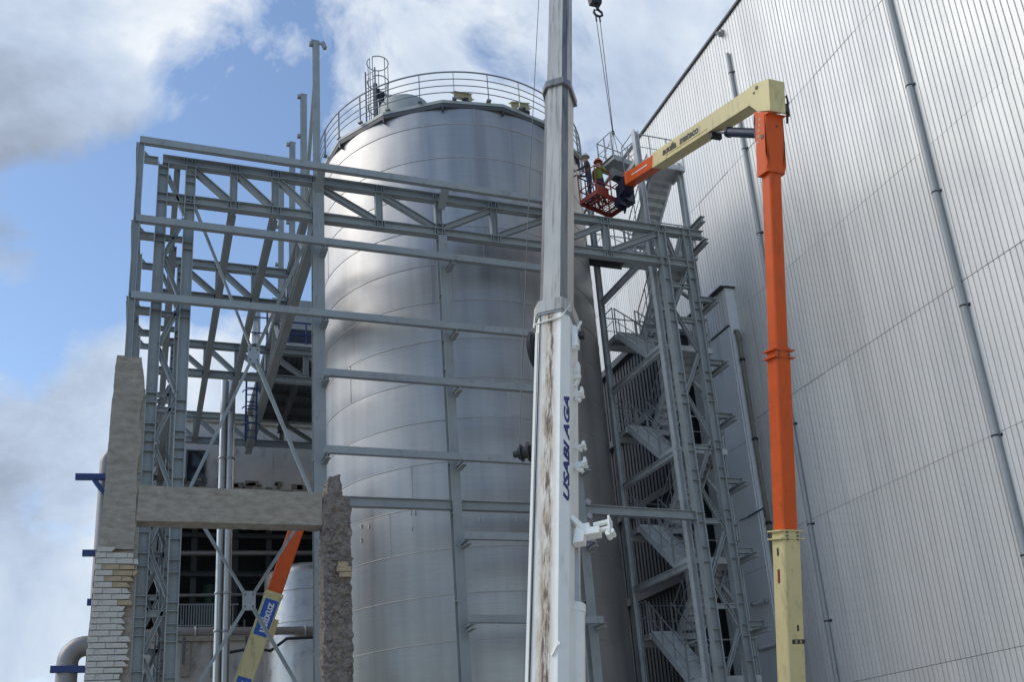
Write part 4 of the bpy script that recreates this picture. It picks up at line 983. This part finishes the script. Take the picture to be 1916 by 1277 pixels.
# orange head with side plates
def xpoly(pts, x0, x1, m, name, par=bl_):
    """polygon given as (y, z) extruded along X"""
    b = MB(); n = len(pts); vs = [(x0, y, z) for y, z in pts] + [(x1, y, z) for y, z in pts]
    b.add(vs, [(i, (i + 1) % n, n + (i + 1) % n, n + i) for i in range(n)] + [tuple(range(n))[::-1], tuple(range(n, 2 * n))]); return put(name, b, m, par)
def yz(u, v, X=XL - .24): p = onX(u, v, X); return (p.y, p.z)
head = [yz(1441, 210), yz(1412, 210), yz(1418, 236), yz(1428, 250), yz(1434, 280), yz(1438, 305)]
head += [(p.y, p.z) for p in ((E + md * 1.5 + fn * .18), (E + md * .9 + fn * .19), (E + md * .1 + fn * .19))]
for s, nm in ((-1, 'head_plate'), (1, 'head_plate')): xpoly(head, XL + s * .24 - .03, XL + s * .24 + .03, M['orange'], nm)
b = MB(); p = E + fn * .22; b.prism([(-.275, -.2), (.275, -.2), (.275, .17), (.24, .22), (-.24, .22), (-.275, .17)], E + md * .03, E + md * 1.55, fn); put('head_box', b, M['orange'], bl_)
b = MB(); p = E + md * .35 + fn * .222 + V((.06, 0, 0)); b.rod(p, p + fn * .02, .03, 10); b.rod(V((XL - .29, E.y + .05, E.z - .62)), V((XL - .26, E.y + .05, E.z - .62)), .06, 12); put('pivot_pin', b, M['dark_steel'], bl_)
b = MB()
for k in range(5): b.box((XL - .274, E.y + .02 + k * .055, E.z - .12 - k * .13), (.012, .06, .07))
put('warning_label', b, M['tan'], bl_)
# cream jib: root knee, long box, orange inner section
XJ = XL
knee = [yz(1440, 207), yz(1437, 146), yz(1412, 153), yz(1220, 288), yz(1223, 314), yz(1394, 196), yz(1414, 210)]
def yzj(u, v): return yz(u, v, XJ - .20)
tl, bl0 = V((0, *yzj(1217, 287))), V((0, *yzj(1222, 312)))
jd = (V((0, *yzj(1225, 285))) - V((0, *yzj(1400, 160)))).normalized()
jn = V((0, -jd.z, jd.y)); 
if jn.z < 0: jn = -jn
P0 = V((0, *yzj(1403, 180))); P1 = V((0, *yzj(1221, 300))); jd = (P1 - P0).normalized(); jn = V((0, -jd.z, jd.y)); jn = jn if jn.z > 0 else -jn
jh = .46
jb = [(P0 + jn * jh / 2 - jd * .0), (P1 + jn * jh / 2), (P1 - jn * jh / 2), (P0 - jn * jh / 2 + jd * .0)]
xpoly([(p.y, p.z) for p in jb], XJ - .20, XJ + .20, M['cream'], 'jib_base')
kn = [(P0 + jn * (jh / 2)), (P0 + jn * (jh / 2) - jd * .25), V((0, *yz(1437, 147))), V((0, *yz(1440, 206))), V((0, *yz(1416, 208))), (P0 - jn * (jh / 2))]
xpoly([(p.y, p.z) for p in kn], XJ - .225, XJ + .225, M['cream'], 'jib_knee')
b = MB(); 
for (u, v, r) in ((1416, 164, .05), (1411, 174, .03)): p = onX(u, v, XJ - .226); b.rod(p, p - V((.02, 0, 0)), r, 10)
put('knee_pin', b, M['dark_steel'], bl_)
O1 = P1 + jd * 1.95
ob = [P1 + jn * .19 - jd * .4, O1 + jn * .19, O1 - jn * .19, P1 - jn * .19 - jd * .4]
xpoly([(p.y, p.z) for p in ob], XJ - .17, XJ + .17, M['orange'], 'jib_inner')
b = MB(); c_ = V((XJ - .172, 0, 0)) + P1 + jd * .9; b.bar(c_ - jd * .5, c_ + jd * .55, .012, .035, jn); put('slot_strip', b, M['whitetxt'], bl_)
b = MB(); c_ = V((XJ - .206, 0, 0)) + P0 + (P1 - P0) * .62; 
b.bar(c_ - jd * 1.15 - jn * .12, c_ + jd * 1.15 - jn * .10, .02, .03, jn); b.bar(c_ + jd * 1.15 - jn * .10, c_ + jd * 1.12 - jn * .22, .02, .03, jd); put('cable_guide', b, M['cream'], bl_)
text('aquila', .30, V((XJ - .204, 0, 0)) + P0 + jd * ((P1 - P0).length * .80) + jn * .03, -jd, jn, M['blacktxt'], bl_, bold=.012, sx=1.15)
text('mateco', .30, V((XJ - .204, 0, 0)) + P0 + jd * ((P1 - P0).length * .585) + jn * .03, -jd, jn, M['blacktxt'], bl_, bold=.012, sx=1.15)
# jib cylinder
c0, c1, c2_ = onX(1427, 250, XJ), onX(1363, 247, XJ), onX(1335, 246, XJ)
b = MB(); b.rod(c0, c1, .125, 18); b.rod(c1, c1 + (c1 - c0).normalized() * -.1, .145, 18); b.box(c0, (.3, .3, .3)); put('jib_cylinder', b, M['navy'], bl_)
b = MB(); b.rod(c1, c2_ + (c2_ - c1), .055, 12); put('piston_rod', b, M['pipe'], bl_)
b = MB(); cc_ = onX(1338, 247, XJ); b.box(cc_, (.32, .12, .42)); b.bar(cc_ + V((0, .0, .1)), cc_ + V((0, -.4, .35)), .2, .25); put('cylinder_lug', b, M['black'], bl_)
b = MB(); h0 = onX(1455, 195, XL + .1); b.tube([h0 + V((.15, 0, .15)), h0 + V((.3, -.02, .3)), h0 + V((.32, 0, .1)), h0 + V((.25, 0, -.15)), h0 + V((.2, .02, -.5))], .03, 8); b.tube([h0 + V((.1, 0, .0)), h0 + V((.25, 0, .05)), h0 + V((.27, 0, -.3))], .035, 8); b.box(h0 + V((.22, 0, -.12)), (.12, .1, .2))
h1 = onX(1412, 214, XL - .1); b.tube([h1, h1 + V((0, .06, -.25)), h1 + V((0, .06, -.5)), h1 + V((0, -.05, -.75))], .03, 8); put('hydraulic_hose', b, M['black'], bl_)
# decals on the cream mast
def mpt(z, x, off): return E + md * Lz(z) + V((x, 0, 0)) + fn * off
b = MB(); c_ = mpt(4.75, .06, .242); b.bar(c_ - md * .05, c_ + md * .05, .34, .006, fn); c_ = mpt(5.05, .06, .242); b.bar(c_ - md * .07, c_ + md * .07, .05, .006, fn); put('decal', b, M['blacktxt'], bl_)
b = MB()
for dx in (-.06, .06): c_ = mpt(4.75, .06 + dx, .246); b.bar(c_ - md * .03, c_ + md * .03, .05, .006, fn)
put('decal_symbol', b, M['tan'], bl_)
b = MB(); c_ = E + md * Lz(6.75) + V((-.232, 0, 0)); b.bar(c_ - md * .09, c_ + md * .09, .006, .07, fn); put('decal', b, M['blacktxt'], bl_)
b = MB(); c_ = E + md * Lz(6.2) + V((-.232, 0, 0)); b.bar(c_ - md * .16, c_ + md * .16, .006, .09, fn); put('decal', b, M['red'], bl_)
b = MB(); b.prism([(-.22, -.02), (.22, -.02), (.22, .02), (-.22, .02)], mpt(3.75, 0, .25), mpt(3.6, 0, .25), fn); put('base_seam', b, M['cream'], bl_)
b = MB(); b.box((XL, G0.y, .65), (2.2, 3.8, .6)); b.box((XL, G0.y + .2, 1.2), (1.8, 2.8, .7))
for s in (-1, 1):
    for dy in (-1.3, 1.3): b.rod((XL + s * .95, G0.y + dy, .5), (XL + s * 1.3, G0.y + dy, .5), .5, 20)
put('chassis', b, M['orange'], bl_)
# basket
BC = V((13.45, 25.0, 19.78)); BR = Matrix.Rotation(R(20), 3, 'Z')
def bw(x, y, z): return BC + BR @ V((x, y, z))
bk = MB(); hl, hw = .68, .38
for s in (-1, 1):
    bk.bar(bw(-hl, hw * s, .06), bw(hl, hw * s, .06), .06, .16); bk.bar(bw(hl * s, -hw, .062), bw(hl * s, hw, .062), .06, .155)
for x in (-.36, 0, .36): bk.bar(bw(x, -hw, 0.0), bw(x, hw, 0.0), .05, .05)
bfo = put('basket_floor_frame', bk, M['red'], bl_)
gm = MB()
for k in range(12): x = -hl + .06 + k * .112; gm.bar(bw(x, -hw, .045), bw(x, hw, .045), .014, .02)
for k in range(7): y = -hw + .06 + k * .106; gm.bar(bw(-hl, y, .05), bw(hl, y, .05), .014, .02)
put('floor_grating', gm, M['red'], bfo)
rb = MB()
for z in (.5, 1.05): rb.tube([bw(-hl, -hw, z), bw(hl, -hw, z), bw(hl, hw, z), bw(-hl, hw, z)], .024, 8, closed=True)
for (x, y) in ((-hl, -hw), (hl, -hw), (hl, hw), (-hl, hw), (0, -hw), (0, hw), (-.36, hw), (.36, hw)): rb.rod(bw(x, y, .05), bw(x, y, 1.05), .022, 8)
rb.tube([bw(-hl, -hw, .55), bw(-hl, 0, .1), bw(-hl, hw, .55)], .015, 6)
put('basket_rail', rb, M['red'], bl_)
tb = MB(); tb.bar(bw(-hl, -hw - .01, .22), bw(-.15, -hw - .01, .22), .012, .3); put('kick_plate', tb, M['red'], bl_)
cbx = MB(); cbx.box(bw(.3, -hw - .1, .95), (.6, .25, .34), BR @ Matrix.Rotation(R(-15), 3, 'X')); put('control_console', cbx, M['dark_steel'], bl_)
rt = MB(); jt = V((XJ, 0, 0)) + O1
rt.rod(jt + V((.0, -.04, .22)), jt + V((0, -.04, -.22)), .19, 16); put('jib_end_cap', rt, M['orange'], bl_)
rt = MB(); rt.box(jt + V((-.05, .18, -.15)), (.36, .36, .5)); rt.box(bw(.5, -hw - .15, .3), (.5, .34, .62), BR); rt.box(bw(.25, -hw - .1, -.05), (.3, .24, .3), BR)
for k in range(4): rt.tube([jt + V((-.1 + k * .06, 0, .1)), jt + V((-.3 + k * .05, .2, .25 - k * .05)), bw(.35 + k * .08, -hw - .2, .75), bw(.3 + k * .08, -hw - .25, .2), bw(.1 + k * .1, -hw - .1, -.25 - .05 * k), bw(.5, -hw - .05, -.1)], .035, 8)
put('rotator', rt, M['navy'], bl_)

# ------------------------------------------------------------------ workers in the basket
def person(loc, face, helmet, torso, label, reach):
    t = thing('person', label, 'person', loc, 'workers in the lift basket'); Rf = Matrix.Rotation(face, 3, 'Z')
    # skeleton, y = forward, x = right
    J = {'pel': (0, 0, .92), 'ab': (0, .01, 1.08), 'ch': (0, .02, 1.28), 'nk': (0, .03, 1.45), 'hd0': (0, .05, 1.53), 'hd1': (0, .06, 1.66)}
    Rr = {'pel': (.145, .12), 'ab': (.14, .11), 'ch': (.165, .125), 'nk': (.062, .062), 'hd0': (.078, .088), 'hd1': (.082, .095)}
    Ed = [('pel', 'ab'), ('ab', 'ch'), ('ch', 'nk'), ('nk', 'hd0'), ('hd0', 'hd1')]
    for s, n in ((-1, 'l'), (1, 'r')):
        J['hip' + n] = (.09 * s, 0, .86); J['kn' + n] = (.11 * s, .03, .47); J['an' + n] = (.12 * s, -.02, .09); J['to' + n] = (.13 * s, .17, .04)
        J['sh' + n] = (.19 * s, .01, 1.40); J['el' + n] = (.27 * s, .10, 1.14); J['wr' + n] = (.20 * s, .33, 1.12 + reach * (.25 if s > 0 else 0)); J['pa' + n] = (.19 * s, .41, 1.13 + reach * (.28 if s > 0 else 0))
        for k, r in (('hip', (.095, .1)), ('kn', (.064, .064)), ('an', (.046, .05)), ('to', (.045, .035)), ('sh', (.066, .066)), ('el', (.048, .048)), ('wr', (.033, .033)), ('pa', (.042, .02))): Rr[k + n] = r
        Ed += [('pel', 'hip' + n), ('hip' + n, 'kn' + n), ('kn' + n, 'an' + n), ('an' + n, 'to' + n), ('ch', 'sh' + n), ('sh' + n, 'el' + n), ('el' + n, 'wr' + n), ('wr' + n, 'pa' + n)]
    names = list(J); me = bpy.data.meshes.new('person_body'); me.from_pydata([J[k] for k in names], [(names.index(a), names.index(c)) for a, c in Ed], [])
    o = bpy.data.objects.new('body_tmp', me); col.objects.link(o)
    o.modifiers.new('s', 'SKIN'); 
    for i, k in enumerate(names): me.skin_vertices[0].data[i].radius = Rr[k]
    me.skin_vertices[0].data[0].use_root = True
    ss = o.modifiers.new('u', 'SUBSURF'); ss.levels = 2; ss.render_levels = 2
    dg = bpy.context.evaluated_depsgraph_get(); bm_ = bpy.data.meshes.new_from_object(o.evaluated_get(dg)); bpy.data.objects.remove(o)
    bm_.materials.clear(); 
    for m in (torso, M['trousers'], M['skin'], M['black']): bm_.materials.append(m)
    for p in bm_.polygons:
        c = p.center; p.use_smooth = True
        p.material_index = 3 if c.z < .13 else 1 if c.z < .95 and abs(c.x) < .24 and c.y < .2 else 2 if c.z > 1.46 or c.y > .34 else 0
    body = obj('body', bm_, None, t); body.rotation_euler.z = face
    fg = MB()
    for s, n in ((-1, 'l'), (1, 'r')):
        p = V(J['pa' + n])
        for k in range(4): fg.tube([p + V(((k - 1.5) * .021, .02, 0)), p + V(((k - 1.5) * .023, .075 + .008 * (k in (1, 2)), -.012)), p + V(((k - 1.5) * .023, .1 + .01 * (k in (1, 2)), -.05))], .0095, 6)
        fg.tube([p + V((-s * .035, -.03, 0)), p + V((-s * .065, .02, -.01)), p + V((-s * .055, .055, -.035))], .011, 6)
    f_ = obj('fingers', fg, M['skin'], body)
    fc = MB(); fc.lathe([(.001, .022), (.012, .012), (.016, 0), (.001, -.012)], (0, .155, 1.615), 8); obj('nose', fc, M['skin'], body)
    for s in (-1, 1): fc = MB(); fc.lathe([(.001, .03), (.016, .02), (.02, 0), (.014, -.025), (.001, -.03)], (s * .083, .05, 1.62), 8); obj('ear', fc, M['skin'], body)
    fc = MB(); fc.box((0, .145, 1.572), (.045, .008, .008)); obj('mouth', fc, M['skin'], body)
    for s in (-1, 1): ey = MB(); ey.lathe([(.001, .01), (.009, 0), (.001, -.01)], (s * .033, .142, 1.645), 8); obj('eye', ey, M['black'], body)
    hh = MB(); hh.lathe([(.155, 1.685), (.15, 1.69), (.122, 1.70), (.118, 1.75), (.09, 1.80), (.045, 1.825), (.001, 1.83)], (0, .055, 0), 20); hh.box((0, .19, 1.69), (.17, .1, .015)); obj('helmet', hh, helmet, body)
    return t
p1 = person(bw(.0, .08, .06), R(-60), M['helmet_o'], M['vest'], 'worker in orange helmet and yellow-green vest standing in lift basket', .6)
p2 = person(bw(-.45, .1, .06), R(60), M['helmet_w'], M['jacket'], 'worker in white helmet and dark jacket at basket end near silo', .2)

# ------------------------------------------------------------------ second boom lift, inside the left bay
l2 = thing('boom_lift', 'slanting orange and cream lift boom with blue stickers behind the X brace', 'boom lift', (1.2, 27.2, 0), 'orange and cream boom lifts')
q0, q1 = onY(455, 1277, 27.2), onY(567, 955, 27.2); qd = (q1 - q0).normalized(); qm = q0 + qd * ((onY(511, 1112, 27.2) - q0).length)
qn = V((qd.z, 0, -qd.x))
def lbox(a, c, wd, dp, m, name):
    b = MB(); x, y, ch = wd / 2, dp / 2, .025; b.prism([(-x + ch, -y), (x - ch, -y), (x, -y + ch), (x, y - ch), (x - ch, y), (-x + ch, y), (-x, y - ch), (-x, -y + ch)], a, c, (0, 1, 0)); return put(name, b, m, l2)
lbox(q0 - qd * 4.6, qm, .46, .46, M['cream'], 'base_section'); lbox(qm - qd * .1, q1, .40, .40, M['orange'], 'fly_section')
lbox(qm - qd * .1, qm - qd * .02, .5, .5, M['cream'], 'collar')
b = MB(); b.rod(q1 + V((0, -.2, 0)), q1 + V((0, .2, 0)), .24, 14); put('boom_head', b, M['orange'], l2)
b = MB(); c_ = qm - qd * .95 + qn * .29; b.bar(c_ - qd * .3, c_ + qd * .3, .14, .1, (0, 1, 0)); put('side_bracket', b, M['cream'], l2)
for d0, d1 in ((.22, 1.22), (2.35, 3.35)):
    a, c = qm - qd * d1, qm - qd * d0
    b = MB(); b.bar(a - V((0, .235, 0)), c - V((0, .235, 0)), .012, .36, qn); s_ = put('sticker', b, M['bluesign'], l2)
    text('uslixuz', .31, (a + c) / 2 - V((0, .246, 0)), qd, -qn, M['whitetxt'], s_, bold=.008, sx=.95)
b = MB(); b.box((1.0, 27.2, .65), (3.2, 2.2, .7)); b.box((.6, 27.2, 1.2), (2.0, 1.8, .6))
for dx in (-1, 1):
    for s in (-1, 1): b.rod((1.0 + dx, 27.2 + s * .95, .5), (1.0 + dx, 27.2 + s * 1.25, .5), .5, 20)
put('chassis', b, M['orange'], l2)
